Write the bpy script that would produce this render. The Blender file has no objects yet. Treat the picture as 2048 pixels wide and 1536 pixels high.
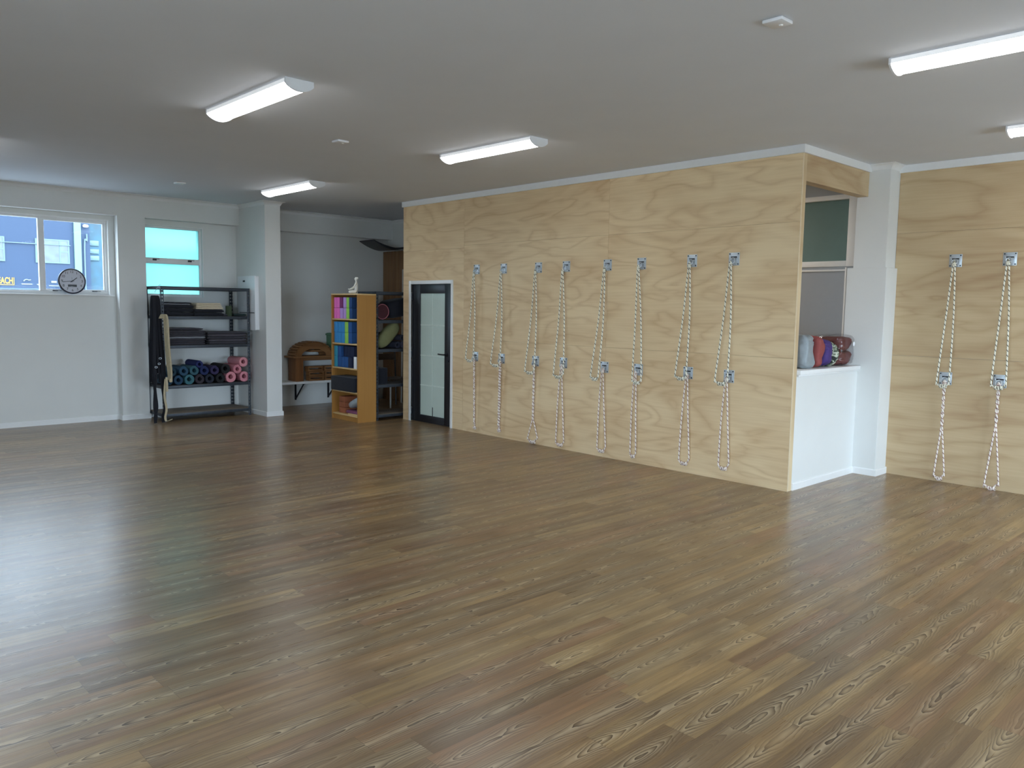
import bpy, bmesh, math, random
from mathutils import Vector, Matrix, noise
random.seed(7)
PI = math.pi
scene = bpy.context.scene
COL = scene.collection

# ------------------------------------------------------------------ camera, sky, exposure
cam_data = bpy.data.cameras.new('camera')
cam_data.sensor_width = 36.0
cam_data.lens = 1592.8 * 36.0 / 2048.0
cam_data.clip_start = 0.05
cam = bpy.data.objects.new('camera', cam_data)
COL.objects.link(cam)
_r = Vector((0.7272818, -0.6861622, 0.0155791))
_u = Vector((0.0537878, 0.0796108, 0.9953738))
_f = Vector((0.6842281, 0.7230792, -0.0948066))
cam.matrix_world = Matrix(((_r.x, _u.x, -_f.x, -6.6555), (_r.y, _u.y, -_f.y, -3.4109), (_r.z, _u.z, -_f.z, 1.6076), (0, 0, 0, 1)))
scene.camera = cam

SKY = 9.6
LAMP = 12.5
world = bpy.data.worlds.new('overcast_sky')
scene.world = world
world.use_nodes = True
wn = world.node_tree.nodes
wn['Background'].inputs['Color'].default_value = (0.63, 0.81, 1.0, 1)
# thin overcast, brighter on the sun's side (towards the shopfront)
_tc = wn.new('ShaderNodeTexCoord')
_sp = wn.new('ShaderNodeSeparateXYZ')
_mr = wn.new('ShaderNodeMapRange')
world.node_tree.links.new(_tc.outputs['Generated'], _sp.inputs[0])
world.node_tree.links.new(_sp.outputs['Y'], _mr.inputs['Value'])
_mr.inputs['From Min'].default_value = -1.0
_mr.inputs['From Max'].default_value = 1.0
_mr.inputs['To Min'].default_value = SKY * 2.6
_mr.inputs['To Max'].default_value = SKY
world.node_tree.links.new(_mr.outputs[0], wn['Background'].inputs['Strength'])

scene.view_settings.view_transform = 'Standard'
scene.view_settings.look = 'None'
scene.view_settings.exposure = -0.2
scene.view_settings.gamma = 1.0
scene.view_settings.use_curve_mapping = False
scene.cycles.max_bounces = 7
scene.cycles.diffuse_bounces = 4
scene.cycles.glossy_bounces = 3
scene.cycles.transparent_max_bounces = 8
scene.cycles.sample_clamp_indirect = 6.0
scene.cycles.caustics_reflective = False
scene.cycles.caustics_refractive = False


def window_light(name, loc, rot, sx, sy):
    ld = bpy.data.lights.new(name, 'AREA')
    ld.shape = 'RECTANGLE'
    ld.size, ld.size_y = sx, sy
    ld.cycles.is_portal = True
    o = bpy.data.objects.new(name, ld)
    COL.objects.link(o)
    o.location, o.rotation_euler = loc, rot


# portals: they only steer sky sampling through the window openings
window_light('shopfront_portal', (-0.5, -6.99, 1.2), (PI / 2, 0, 0), 3.8, 1.9)
window_light('shopfront_portal', (-9.49, -3.6, 1.25), (0, -PI / 2, 0), 2.0, 5.8)
window_light('window_portal', (-4.8, 8.46, 2.2), (-PI / 2, 0, 0), 3.4, 1.1)
window_light('window_portal', (-2.3, 8.46, 2.2), (-PI / 2, 0, 0), 0.9, 1.1)

# ------------------------------------------------------------------ helpers


def S(r, g, b):
    def f(c):
        c /= 255.0
        return c / 12.92 if c <= 0.04045 else ((c + 0.055) / 1.055) ** 2.4
    return (f(r), f(g), f(b), 1.0)


class MB:
    """collects shapes in world coordinates, builds ONE mesh object"""

    def __init__(self):
        self.bm = bmesh.new()
        self.uv = self.bm.loops.layers.uv.new('UVMap')
        self.rnd = self.bm.faces.layers.float.new('rnd')

    def _finish(self, faces, rnd=None, M=None, keep_uv=False):
        rv = random.random() if rnd is None else rnd
        for f in faces:
            f[self.rnd] = rv
            if keep_uv:
                continue
            n = f.normal if f.normal.length > 0 else Vector((0, 0, 1))
            f.normal_update()
            n = f.normal
            ax = max(range(3), key=lambda i: abs(n[i]))
            for l in f.loops:
                c = l.vert.co
                l[self.uv].uv = ((c.y, c.z) if ax == 0 else (c.x, c.z) if ax == 1 else (c.x, c.y))

    def poly(self, pts, faces, M=None, rnd=None):
        vs = [self.bm.verts.new((M @ Vector(p)) if M else p) for p in pts]
        fs = []
        for f in faces:
            try:
                fs.append(self.bm.faces.new([vs[i] for i in f]))
            except ValueError:
                pass
        self._finish(fs, rnd)
        return vs, fs

    def box(self, x0, y0, z0, x1, y1, z1, bev=0.0, M=None, seg=2, rnd=None):
        x0, x1 = min(x0, x1), max(x0, x1)
        y0, y1 = min(y0, y1), max(y0, y1)
        z0, z1 = min(z0, z1), max(z0, z1)
        p = [(x0, y0, z0), (x1, y0, z0), (x1, y1, z0), (x0, y1, z0), (x0, y0, z1), (x1, y0, z1), (x1, y1, z1), (x0, y1, z1)]
        vs, fs = self.poly(p, [(3, 2, 1, 0), (4, 5, 6, 7), (0, 1, 5, 4), (1, 2, 6, 5), (2, 3, 7, 6), (3, 0, 4, 7)], M, rnd)
        if bev > 0:
            es = list({e for f in fs for e in f.edges})
            rv = fs[0][self.rnd]
            r = bmesh.ops.bevel(self.bm, geom=es, offset=bev, segments=seg, affect='EDGES', profile=0.5)
            self._finish(r['faces'], rv)
        return self

    def rings(self, rings, closed=False, cap=True, uvs=None):
        """skin a list of equal-length point rings"""
        vr = [[self.bm.verts.new(p) for p in r] for r in rings]
        n = len(vr[0])
        fs = []
        m = len(vr)
        rv = random.random()
        for i in range(m if closed else m - 1):
            a, b = vr[i], vr[(i + 1) % m]
            for j in range(n):
                k = (j + 1) % n
                f = self.bm.faces.new((a[j], a[k], b[k], b[j]))
                f[self.rnd] = rv
                if uvs is not None:
                    l0 = uvs[i]
                    l1 = uvs[i + 1] if i + 1 < len(uvs) else uvs[i] + (uvs[i] - uvs[i - 1])
                    for l, (uu, vv) in zip(f.loops, ((j / n, l0), ((j + 1) / n, l0), ((j + 1) / n, l1), (j / n, l1))):
                        l[self.uv].uv = (uu, vv)
                else:
                    fs.append(f)
        if cap and not closed:
            for r, rev in ((vr[0], True), (vr[-1], False)):
                try:
                    f = self.bm.faces.new(list(reversed(r)) if rev else r)
                    fs.append(f)
                except ValueError:
                    pass
        if fs:
            self._finish(fs, rv)
        return self

    def tube(self, pts, r, seg=8, closed=False, cap=True, v0=0.0):
        pts = [Vector(p) for p in pts]
        n = len(pts)
        rads = r if isinstance(r, (list, tuple)) else [r] * n
        d = []
        for i in range(n):
            a = pts[(i - 1) % n] if (closed or i > 0) else pts[i]
            b = pts[(i + 1) % n] if (closed or i < n - 1) else pts[i]
            t = (b - a)
            d.append(t.normalized() if t.length > 1e-9 else Vector((0, 0, 1)))
        ref = Vector((0, 0, 1)) if abs(d[0].z) < 0.9 else Vector((1, 0, 0))
        nrm = (ref - d[0] * ref.dot(d[0])).normalized()
        rings, L, acc = [], [], v0
        for i in range(n):
            nrm = (nrm - d[i] * nrm.dot(d[i]))
            nrm = nrm.normalized() if nrm.length > 1e-6 else d[i].orthogonal().normalized()
            bn = d[i].cross(nrm)
            rings.append([pts[i] + (nrm * math.cos(2 * PI * k / seg) + bn * math.sin(2 * PI * k / seg)) * rads[i] for k in range(seg)])
            if i:
                acc += (pts[i] - pts[i - 1]).length
            L.append(acc)
        return self.rings(rings, closed, cap, L)

    def cyl(self, p0, p1, r0, seg=24, r1=None):
        return self.tube([p0, p1], [r0, r0 if r1 is None else r1], seg)

    def lathe(self, prof, M, seg=32):
        rings = [[M @ Vector((max(r, 1e-4) * math.cos(2 * PI * k / seg), max(r, 1e-4) * math.sin(2 * PI * k / seg), z)) for k in range(seg)] for r, z in prof]
        return self.rings(rings)

    def prism(self, poly, fn, d0, d1):
        """poly: list of 2-D points, fn(a, b, d) -> world point"""
        n = len(poly)
        pts = [fn(a, b, d0) for a, b in poly] + [fn(a, b, d1) for a, b in poly]
        fs = [tuple(range(n - 1, -1, -1)), tuple(range(n, 2 * n))] + [(i, (i + 1) % n, n + (i + 1) % n, n + i) for i in range(n)]
        self.poly(pts, fs)
        return self

    def sweep(self, path, prof):
        """mitred sweep of (out, z) profile along an xy path, out = to the right of travel"""
        P = [Vector((x, y)) for x, y in path]
        rings = []
        for i, p in enumerate(P):
            d0 = (p - P[i - 1]).normalized() if i > 0 else (P[1] - P[0]).normalized()
            d1 = (P[i + 1] - p).normalized() if i < len(P) - 1 else d0
            n0, n1 = Vector((d0.y, -d0.x)), Vector((d1.y, -d1.x))
            m = (n0 + n1)
            m = m / max(m.dot(n0), 1e-6)
            rings.append([Vector((p.x + m.x * o, p.y + m.y * o, z)) for o, z in prof])
        return self.rings(rings)

    def superell(self, c, a, b, h, e=0.5, M=None, nu=28, nv=16, wob=0.0, seed=0):
        def pw(v, k):
            return math.copysign(abs(v) ** k, v)
        rings = []
        for i in range(nv + 1):
            v = -PI / 2 + PI * (i / nv)
            v = max(-PI / 2 + 0.02, min(PI / 2 - 0.02, v))
            ring = []
            for j in range(nu):
                u = 2 * PI * j / nu
                p = Vector((a * pw(math.cos(v), e) * pw(math.cos(u), e), b * pw(math.cos(v), e) * pw(math.sin(u), e), h * pw(math.sin(v), e)))
                if wob:
                    q = Vector((p.x, p.y, p.z)) + Vector((seed, seed, 0))
                    p *= 1 + wob * noise.noise(q * 9) + wob * 0.55 * abs(noise.noise(Vector((q.x * 14, q.y * 14, q.z * 34)))) * -1 + wob * 0.08 * noise.noise(q * 45)
                if M:
                    p = M @ p
                ring.append(Vector(c) + p)
            rings.append(ring)
        return self.rings(rings)

    def text(self, s, size, M, depth=0.002, bold=0.0):
        cu = bpy.data.curves.new('t', 'FONT')
        cu.body = s
        cu.size = size
        cu.align_x = 'CENTER'
        cu.align_y = 'CENTER'
        cu.extrude = depth
        cu.offset = bold
        o = bpy.data.objects.new('t', cu)
        COL.objects.link(o)
        me = bpy.data.meshes.new_from_object(o.evaluated_get(bpy.context.evaluated_depsgraph_get()))
        bpy.data.objects.remove(o)
        bpy.data.curves.remove(cu)
        me.transform(M)
        self.bm.from_mesh(me)
        bpy.data.meshes.remove(me)
        return self

    def build(self, name, mat, parent=None, smooth=True, angle=35):
        bm = self.bm
        bmesh.ops.recalc_face_normals(bm, faces=bm.faces[:])
        if parent is None:
            xs = [v.co.x for v in bm.verts]
            ys = [v.co.y for v in bm.verts]
            zs = [v.co.z for v in bm.verts]
            org = Vector(((min(xs) + max(xs)) / 2, (min(ys) + max(ys)) / 2, min(zs)))
        else:
            org = wloc(parent)
        bm.transform(Matrix.Translation(-org))
        me = bpy.data.meshes.new(name)
        bm.to_mesh(me)
        bm.free()
        me.materials.append(mat)
        if smooth:
            me.polygons.foreach_set('use_smooth', [True] * len(me.polygons))
            me.set_sharp_from_angle(angle=math.radians(angle))
        o = bpy.data.objects.new(name, me)
        COL.objects.link(o)
        if parent is None:
            o.location = org
        else:
            o.parent = parent
        return o


def wloc(o):
    l = Vector(o.location)
    while o.parent:
        o = o.parent
        l += Vector(o.location)
    return l


def tag(o, label, cat, group=None, kind=None):
    o['label'] = label
    o['category'] = cat
    if group:
        o['group'] = group
    if kind:
        o['kind'] = kind
    return o


def thing(name, label, cat, loc, group=None):
    o = bpy.data.objects.new(name, None)
    o.empty_display_size = 0.1
    COL.objects.link(o)
    o.location = loc
    return tag(o, label, cat, group)


def struct(o):
    o['kind'] = 'structure'
    return o


def copy_tree(o, parent=None, loc=None):
    c = o.copy()
    COL.objects.link(c)
    if parent is not None:
        c.parent = parent
    if loc is not None:
        c.location = loc
    for ch in list(o.children):
        copy_tree(ch, c)
    return c


# ------------------------------------------------------------------ materials
class NT:
    def __init__(self, name):
        self.m = bpy.data.materials.new(name)
        self.m.use_nodes = True
        self.t = self.m.node_tree
        self.b = self.t.nodes['Principled BSDF']
        self.out = self.t.nodes['Material Output']

    def n(self, typ, **kw):
        nd = self.t.nodes.new(typ)
        for k, v in kw.items():
            setattr(nd, k, v)
        return nd

    def l(self, a, b):
        self.t.links.new(a, b)

    def math(self, op, a, b=None, c=None):
        nd = self.n('ShaderNodeMath', operation=op)
        for i, v in enumerate((a, b, c)):
            if v is None:
                continue
            if isinstance(v, (int, float)):
                nd.inputs[i].default_value = v
            else:
                self.l(v, nd.inputs[i])
        return nd.outputs[0]

    def comb(self, x, y, z):
        nd = self.n('ShaderNodeCombineXYZ')
        for i, v in enumerate((x, y, z)):
            if isinstance(v, (int, float)):
                nd.inputs[i].default_value = v
            else:
                self.l(v, nd.inputs[i])
        return nd.outputs[0]

    def noise(self, vec, scale, detail=2, rough=0.5, dist=0.0):
        nd = self.n('ShaderNodeTexNoise')
        nd.inputs['Scale'].default_value = scale
        nd.inputs['Detail'].default_value = detail
        nd.inputs['Roughness'].default_value = rough
        nd.inputs['Distortion'].default_value = dist
        if vec is not None:
            self.l(vec, nd.inputs['Vector'])
        return nd.outputs['Fac']

    def ramp(self, fac, stops):
        nd = self.n('ShaderNodeValToRGB')
        cr = nd.color_ramp
        while len(cr.elements) < len(stops):
            cr.elements.new(0.5)
        for e, (p, c) in zip(cr.elements, stops):
            e.position = p
            e.color = c if len(c) == 4 else (*c, 1)
        self.l(fac, nd.inputs[0])
        return nd.outputs['Color']

    def mix(self, fac, a, b, blend='MIX'):
        nd = self.n('ShaderNodeMix', data_type='RGBA', blend_type=blend)
        for i, v in ((0, fac), (6, a), (7, b)):
            if isinstance(v, (int, float)):
                nd.inputs[i].default_value = v
            elif isinstance(v, tuple):
                nd.inputs[i].default_value = v
            else:
                self.l(v, nd.inputs[i])
        return nd.outputs[2]

    def bump(self, h, strength, dist=0.002):
        nd = self.n('ShaderNodeBump')
        nd.inputs['Strength'].default_value = strength
        nd.inputs['Distance'].default_value = dist
        self.l(h, nd.inputs['Height'])
        self.l(nd.outputs[0], self.b.inputs['Normal'])


def pm(name, col, rough=0.55, metal=0.0, var=0.06, scale=25.0, bump=0.0, bscale=200.0, spec=0.5, sheen=0.0):
    t = NT(name)
    co = t.n('ShaderNodeTexCoord').outputs['Object']
    f = t.noise(co, scale, 3)
    lo = tuple(c * (1 - var) for c in col[:3]) + (1,)
    hi = tuple(min(1, c * (1 + var)) for c in col[:3]) + (1,)
    t.l(t.ramp(f, [(0.3, lo), (0.7, hi)]), t.b.inputs['Base Color'])
    t.b.inputs['Roughness'].default_value = rough
    t.b.inputs['Metallic'].default_value = metal
    t.b.inputs['Specular IOR Level'].default_value = spec
    if sheen:
        t.b.inputs['Sheen Weight'].default_value = sheen
    if bump:
        t.bump(t.noise(co, bscale, 2), bump)
    return t.m


def wood(name, light, dark, along='u', rough=0.5, freq=6.0, bands=5.0, amt=0.6, across=5.0, stretch=0.8, streak=0.35, fine=90.0, bigamt=0.9):
    """grain running along u (horizontal) or v (vertical) of the metre-scaled UVs"""
    t = NT(name)
    uv = t.n('ShaderNodeUVMap', uv_map='UVMap').outputs[0]
    sp = t.n('ShaderNodeSeparateXYZ')
    t.l(uv, sp.inputs[0])
    a, c = (sp.outputs[0], sp.outputs[1]) if along == 'u' else (sp.outputs[1], sp.outputs[0])
    rn = t.n('ShaderNodeAttribute', attribute_name='rnd').outputs['Fac']
    off = t.math('MULTIPLY', rn, 37.0)
    v = t.comb(t.math('ADD', t.math('MULTIPLY', a, stretch), off), t.math('MULTIPLY', c, across), off)
    base = t.noise(v, 1.0, 2.5, 0.45, 0.5)
    rings = t.math('PINGPONG', t.math('MULTIPLY', base, bands), 1.0)
    rings = t.math('POWER', rings, 2.2)
    v2 = t.comb(t.math('ADD', t.math('MULTIPLY', a, 2.5), off), t.math('MULTIPLY', c, fine), off)
    st = t.noise(v2, 1.0, 2)
    v3 = t.comb(t.math('ADD', t.math('MULTIPLY', a, 0.9), off), t.math('MULTIPLY', c, 2.2), off)
    big = t.noise(v3, 1.0, 2)
    fac = t.math('ADD', t.math('MULTIPLY', rings, amt), t.math('MULTIPLY', st, streak))
    fac = t.math('ADD', fac, t.math('MULTIPLY', t.math('SUBTRACT', big, 0.5), bigamt))
    t.l(t.ramp(fac, [(0.05, light), (0.95, dark)]), t.b.inputs['Base Color'])
    t.b.inputs['Roughness'].default_value = rough
    t.b.inputs['Specular IOR Level'].default_value = 0.3
    return t.m


M_wall = pm('wall_paint', S(226, 226, 222), 0.6, var=0.012, scale=3, bump=0.03, bscale=300, spec=0.3)
M_ceil = pm('ceiling_paint', S(226, 229, 234), 0.9, var=0.012, scale=2, spec=0.1)
M_trim = pm('trim_paint', S(238, 238, 236), 0.35, var=0.01)
M_ply = wood('plywood', S(234, 208, 166), S(188, 147, 103), 'u', 0.55, amt=0.30, bands=13.0, across=3.2, stretch=0.9, streak=0.34, bigamt=0.75, fine=60.0)
M_ply2 = wood('plywood_brown_dimmed', S(204, 180, 142), S(160, 126, 90), 'u', 0.55, amt=0.32, bands=12.0, across=2.8, stretch=0.7, streak=0.34, bigamt=0.8, fine=60.0)  # browner sheets, colour also darkened to offset excess light on right wall and lintel
M_plyv = wood('plywood_edge', S(220, 198, 160), S(172, 138, 100), 'v', 0.55, amt=0.34, bands=5.0, across=6)
M_beech = wood('bookcase_laminate', S(178, 128, 66), S(138, 90, 42), 'v', 0.4, amt=0.25, bands=4, across=14, stretch=0.5)
M_beechedge = pm('bookcase_edge', S(214, 180, 125), 0.45)
M_props = wood('prop_timber', S(150, 106, 66), S(98, 65, 40), 'u', 0.5, amt=0.4, across=20)
M_steel = pm('shelf_steel', S(52, 58, 66), 0.45, 0.3, var=0.1)
M_board = pm('shelf_board', S(120, 108, 94), 0.7)
M_boardd = pm('shelf_board_dark', S(66, 66, 68), 0.7)
M_black = pm('black_paint', S(24, 26, 32), 0.4)
M_chrome = pm('galvanised_steel', S(196, 204, 210), 0.36, 0.45, var=0.08, scale=60)
M_bolt = pm('dark_bolt', S(50, 54, 58), 0.4, 0.7)
M_navy = pm('navy_cloth', S(12, 15, 27), 0.9, bump=0.3, sheen=0.1)
M_char = pm('charcoal_cloth', S(52, 50, 58), 0.9, bump=0.3, sheen=0.1)
M_cream = pm('cream_cloth', S(206, 194, 170), 0.9, bump=0.3)
M_greyc = pm('grey_cloth', S(120, 124, 132), 0.9, bump=0.3)
M_strapb = pm('black_webbing', S(14, 16, 26), 0.8, bump=0.3)
M_strapc = pm('cream_webbing', S(190, 176, 146), 0.8, bump=0.3)
M_white = pm('white_plastic', S(235, 236, 238), 0.4, var=0.01)
M_bisque = pm('white_ceramic', S(225, 222, 212), 0.5, var=0.01)


def floor_mat():
    t = NT('vinyl_planks')
    pos = t.n('ShaderNodeNewGeometry').outputs['Position']
    sp = t.n('ShaderNodeSeparateXYZ')
    t.l(pos, sp.inputs[0])
    x, y = sp.outputs[0], sp.outputs[1]
    W, L = 0.144, 0.985
    rowf = t.math('DIVIDE', t.math('ADD', y, 1.385), W)
    row = t.math('FLOOR', rowf)
    wn1 = t.n('ShaderNodeTexWhiteNoise', noise_dimensions='1D')
    t.l(row, wn1.inputs['W'])
    xs = t.math('ADD', t.math('DIVIDE', x, L), t.math('MULTIPLY', wn1.outputs['Value'], 7.0))
    colf = t.math('FLOOR', xs)
    wn2 = t.n('ShaderNodeTexWhiteNoise', noise_dimensions='2D')
    t.l(t.comb(row, colf, 0.0), wn2.inputs['Vector'])
    rnd = wn2.outputs['Value']
    rc = wn2.outputs['Color']
    sp2 = t.n('ShaderNodeSeparateColor')
    t.l(rc, sp2.inputs[0])
    r2 = sp2.outputs[1]
    off = t.math('MULTIPLY', rnd, 60.0)
    yl = t.math('FRACT', rowf)
    # cathedral figure: chevrons marching along each plank's centre
    cc = t.math('MULTIPLY', t.math('SUBTRACT', yl, 0.5), 2.0)
    wob = t.noise(t.comb(t.math('ADD', t.math('MULTIPLY', x, 1.3), off), off, 0.0), 1.0, 1)
    cc = t.math('ADD', cc, t.math('MULTIPLY', t.math('SUBTRACT', wob, 0.5), 1.1))
    hyp = t.math('SQRT', t.math('ADD', t.math('MULTIPLY', cc, cc), 0.03))
    nz = t.noise(t.comb(t.math('ADD', t.math('MULTIPLY', x, 5.0), off), t.math('ADD', t.math('MULTIPLY', y, 22.0), off), off), 1.0, 2)
    sgn = t.math('SUBTRACT', t.math('MULTIPLY', t.math('GREATER_THAN', r2, 0.5), 2.0), 1.0)
    big = t.noise(t.comb(t.math('ADD', t.math('MULTIPLY', x, 1.6), off), off, 3.0), 1.0, 1)
    ph = t.math('ADD', t.math('MULTIPLY', t.math('MULTIPLY', big, 16.0), sgn), t.math('MULTIPLY', hyp, 6.5))
    ph = t.math('ADD', ph, t.math('MULTIPLY', nz, 3.2))
    saw = t.math('FRACT', ph)
    rings = t.math('POWER', saw, 2.0)
    g = t.math('EXPONENT', t.math('MULTIPLY', t.math('MULTIPLY', cc, cc), -4.0))
    msk = t.noise(t.comb(t.math('ADD', t.math('MULTIPLY', x, 1.5), off), t.math('MULTIPLY', row, 3.7), 0.0), 1.0, 1)
    mk = t.n('ShaderNodeClamp')
    t.l(t.math('MULTIPLY', t.math('SUBTRACT', msk, 0.32), 5.0), mk.inputs[0])
    m_ = t.math('MULTIPLY', mk.outputs[0], g)
    rings = t.math('MULTIPLY', rings, m_)
    st = t.noise(t.comb(t.math('ADD', t.math('MULTIPLY', x, 3.0), off), t.math('MULTIPLY', y, 170.0), off), 1.0, 3, 0.6)
    st2 = t.noise(t.comb(t.math('ADD', t.math('MULTIPLY', x, 0.8), off), t.math('ADD', t.math('MULTIPLY', y, 26.0), off), off), 1.0, 2)
    c = t.ramp(rnd, [(0.0, S(132, 104, 70)), (0.2, S(160, 128, 86)), (0.42, S(178, 146, 98)), (0.6, S(164, 123, 86)), (0.8, S(148, 124, 91)), (1.0, S(194, 162, 112))])
    lg = t.noise(t.comb(t.math('ADD', t.math('MULTIPLY', x, 2.2), off), t.math('ADD', t.math('MULTIPLY', y, 3.0), off), 5.0), 1.0, 1)
    c = t.mix(t.math('MULTIPLY', t.math('SUBTRACT', lg, 0.36), 1.5), c, S(106, 84, 62))
    c = t.mix(t.math('MULTIPLY', t.math('SUBTRACT', st2, 0.34), 1.5), c, S(92, 69, 48))
    c = t.mix(t.math('MULTIPLY', t.math('SUBTRACT', st, 0.34), 0.95), c, S(88, 66, 47))
    c = t.mix(t.math('MULTIPLY', rings, 0.95), c, S(60, 43, 30))
    c = t.mix(t.math('MULTIPLY', t.math('MULTIPLY', t.math('SUBTRACT', 1.0, saw), m_), 0.42), c, S(216, 196, 162))
    # joints
    e1 = t.math('LESS_THAN', t.math('MINIMUM', yl, t.math('SUBTRACT', 1.0, yl)), 0.008)
    xl = t.math('FRACT', xs)
    e2 = t.math('LESS_THAN', t.math('MINIMUM', xl, t.math('SUBTRACT', 1.0, xl)), 0.0012)
    c = t.mix(t.math('MULTIPLY', t.math('MAXIMUM', e1, e2), 0.35), c, S(70, 52, 38))
    t.l(c, t.b.inputs['Base Color'])
    rg = t.math('ADD', 0.24, t.math('MULTIPLY', st, 0.10))
    t.l(rg, t.b.inputs['Roughness'])
    t.b.inputs['Specular IOR Level'].default_value = 0.75
    h = t.math('ADD', t.math('MULTIPLY', st, 1.0), t.math('MULTIPLY', rings, -0.4))
    t.bump(h, 0.30, 0.0012)
    return t.m


M_floor = floor_mat()


def rope_mat(name, base, fleck):
    t = NT(name)
    uv = t.n('ShaderNodeUVMap', uv_map='UVMap').outputs[0]
    sp = t.n('ShaderNodeSeparateXYZ')
    t.l(uv, sp.inputs[0])
    k = t.math('FRACT', t.math('ADD', t.math('DIVIDE', sp.outputs[1], 0.045), sp.outputs[0]))
    d = t.math('LESS_THAN', k, 0.27)
    w = t.math('FRACT', t.math('ADD', t.math('DIVIDE', sp.outputs[1], 0.012), t.math('MULTIPLY', sp.outputs[0], 3.0)))
    c = t.mix(t.math('MULTIPLY', w, 0.22), base, S(160, 150, 130))
    t.l(t.mix(d, c, fleck), t.b.inputs['Base Color'])
    t.b.inputs['Roughness'].default_value = 0.75
    return t.m


M_rope = rope_mat('rope_cream', S(246, 242, 224), S(104, 102, 88))
M_ropep = rope_mat('rope_rose', S(246, 234, 224), S(150, 112, 104))


def glow_mat(name, k):
    t = NT(name)
    t.b.inputs['Base Color'].default_value = (0.9, 0.9, 0.9, 1)
    t.b.inputs['Emission Color'].default_value = (0.96, 0.98, 1.0, 1)
    t.b.inputs['Emission Strength'].default_value = k
    return t.m


def clear_glass(name, tint=(1, 1, 1, 1), gl=0.10):
    t = NT(name)
    tr = t.n('ShaderNodeBsdfTransparent')
    tr.inputs[0].default_value = tint
    g = t.n('ShaderNodeBsdfGlossy')
    g.inputs['Roughness'].default_value = 0.02
    mx = t.n('ShaderNodeMixShader')
    fr = t.n('ShaderNodeFresnel')
    fr.inputs[0].default_value = 1.45
    t.l(t.math('ADD', t.math('MULTIPLY', fr.outputs[0], 0.06), 0.0 if gl < 0.2 else 0.06), mx.inputs[0])
    t.l(tr.outputs[0], mx.inputs[1])
    t.l(g.outputs[0], mx.inputs[2])
    t.l(mx.outputs[0], t.out.inputs[0])
    return t.m


def frosted(name, col, mixrefr=0.5, rough=0.45):
    t = NT(name)
    tl = t.n('ShaderNodeBsdfTranslucent')
    tl.inputs[0].default_value = col
    rf = t.n('ShaderNodeBsdfRefraction')
    rf.inputs['Color'].default_value = col
    rf.inputs['Roughness'].default_value = rough
    rf.inputs['IOR'].default_value = 1.08
    mx = t.n('ShaderNodeMixShader')
    mx.inputs[0].default_value = mixrefr
    t.l(tl.outputs[0], mx.inputs[1])
    t.l(rf.outputs[0], mx.inputs[2])
    g = t.n('ShaderNodeBsdfGlossy')
    g.inputs['Roughness'].default_value = 0.25
    m2 = t.n('ShaderNodeMixShader')
    m2.inputs[0].default_value = 0.05
    t.l(mx.outputs[0], m2.inputs[1])
    t.l(g.outputs[0], m2.inputs[2])
    co = t.n('ShaderNodeTexCoord').outputs['Object']
    nz = t.noise(co, 400.0, 1)
    bp = t.n('ShaderNodeBump')
    bp.inputs['Strength'].default_value = 0.1
    t.l(nz, bp.inputs['Height'])
    t.l(bp.outputs[0], g.inputs['Normal'])
    t.l(m2.outputs[0], t.out.inputs[0])
    return t.m


M_lamp = glow_mat('lamp_diffuser', LAMP)
M_lampedge = glow_mat('lamp_diffuser_edge', 0.45)
M_glass = clear_glass('window_glass')
M_bag = clear_glass('clear_plastic_bag', (0.94, 0.94, 0.95, 1), 0.3)
M_frost = frosted('frosted_window_glass', (0.44, 0.72, 0.67, 1), 0.5, 0.26)
M_doorglass = pm('frosted_door_glass', S(192, 208, 198), 0.22, var=0.02, scale=4)
M_teal = pm('dark_obscure_glass', S(98, 124, 122), 0.35, var=0.05, scale=3)
M_panelgrey = pm('grey_panel_paint', S(158, 164, 170), 0.5, var=0.01)

# ------------------------------------------------------------------ setting: shell
H = 3.056
XR = 1.592          # right plywood wall plane
YE = 5.885          # far end of the plywood box
LX, FY = -9.5, -7.0

b = MB()
b.box(LX, FY, -0.1, 8.0, 8.6, 0.0)
struct(b.build('floor', M_floor, smooth=False))
b = MB()
b.box(LX, FY, H, 8.0, 8.6, H + 0.15)
struct(b.build('ceiling', M_ceil, smooth=False))

# back wall (windows in it), beam above, return columns
WY = 8.19
b = MB()
b.box(LX, WY, 0, -6.2, 8.45, H)
b.box(-6.2, WY, 0, -3.17, 8.45, 1.70)
b.box(-6.2, WY, 2.70, -3.17, 8.45, H)
b.box(-3.17, WY, 0, -2.745, 8.45, H)
b.box(-2.745, WY, 0, -1.895, 8.45, 1.69)
b.box(-2.745, WY, 2.69, -1.895, 8.45, H)
b.box(-1.895, WY, 0, 1.6, 8.45, H)
struct(b.build('wall_back', M_wall, smooth=False))
b = MB()
b.box(LX, 8.06, 2.757, -1.403, WY + 0.01, H)
b.box(-1.168, 8.06, 2.735, 1.32, WY + 0.01, H)
struct(b.build('trim_1', M_wall, smooth=False))
b = MB()
b.box(-3.10, 8.06, 0, -2.745, WY + 0.01, 2.757)
struct(b.build('wall_pier', M_wall, smooth=False))
b = MB()
b.box(-1.403, 7.247, 0, -1.168, WY + 0.01, H)
struct(b.build('wall_column', M_wall, smooth=False))
# alcove side wall
b = MB()
b.box(1.32, YE + 0.02, 0, 1.5, WY + 0.01, H)
struct(b.build('wall_alcove', M_wall, smooth=False))
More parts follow.
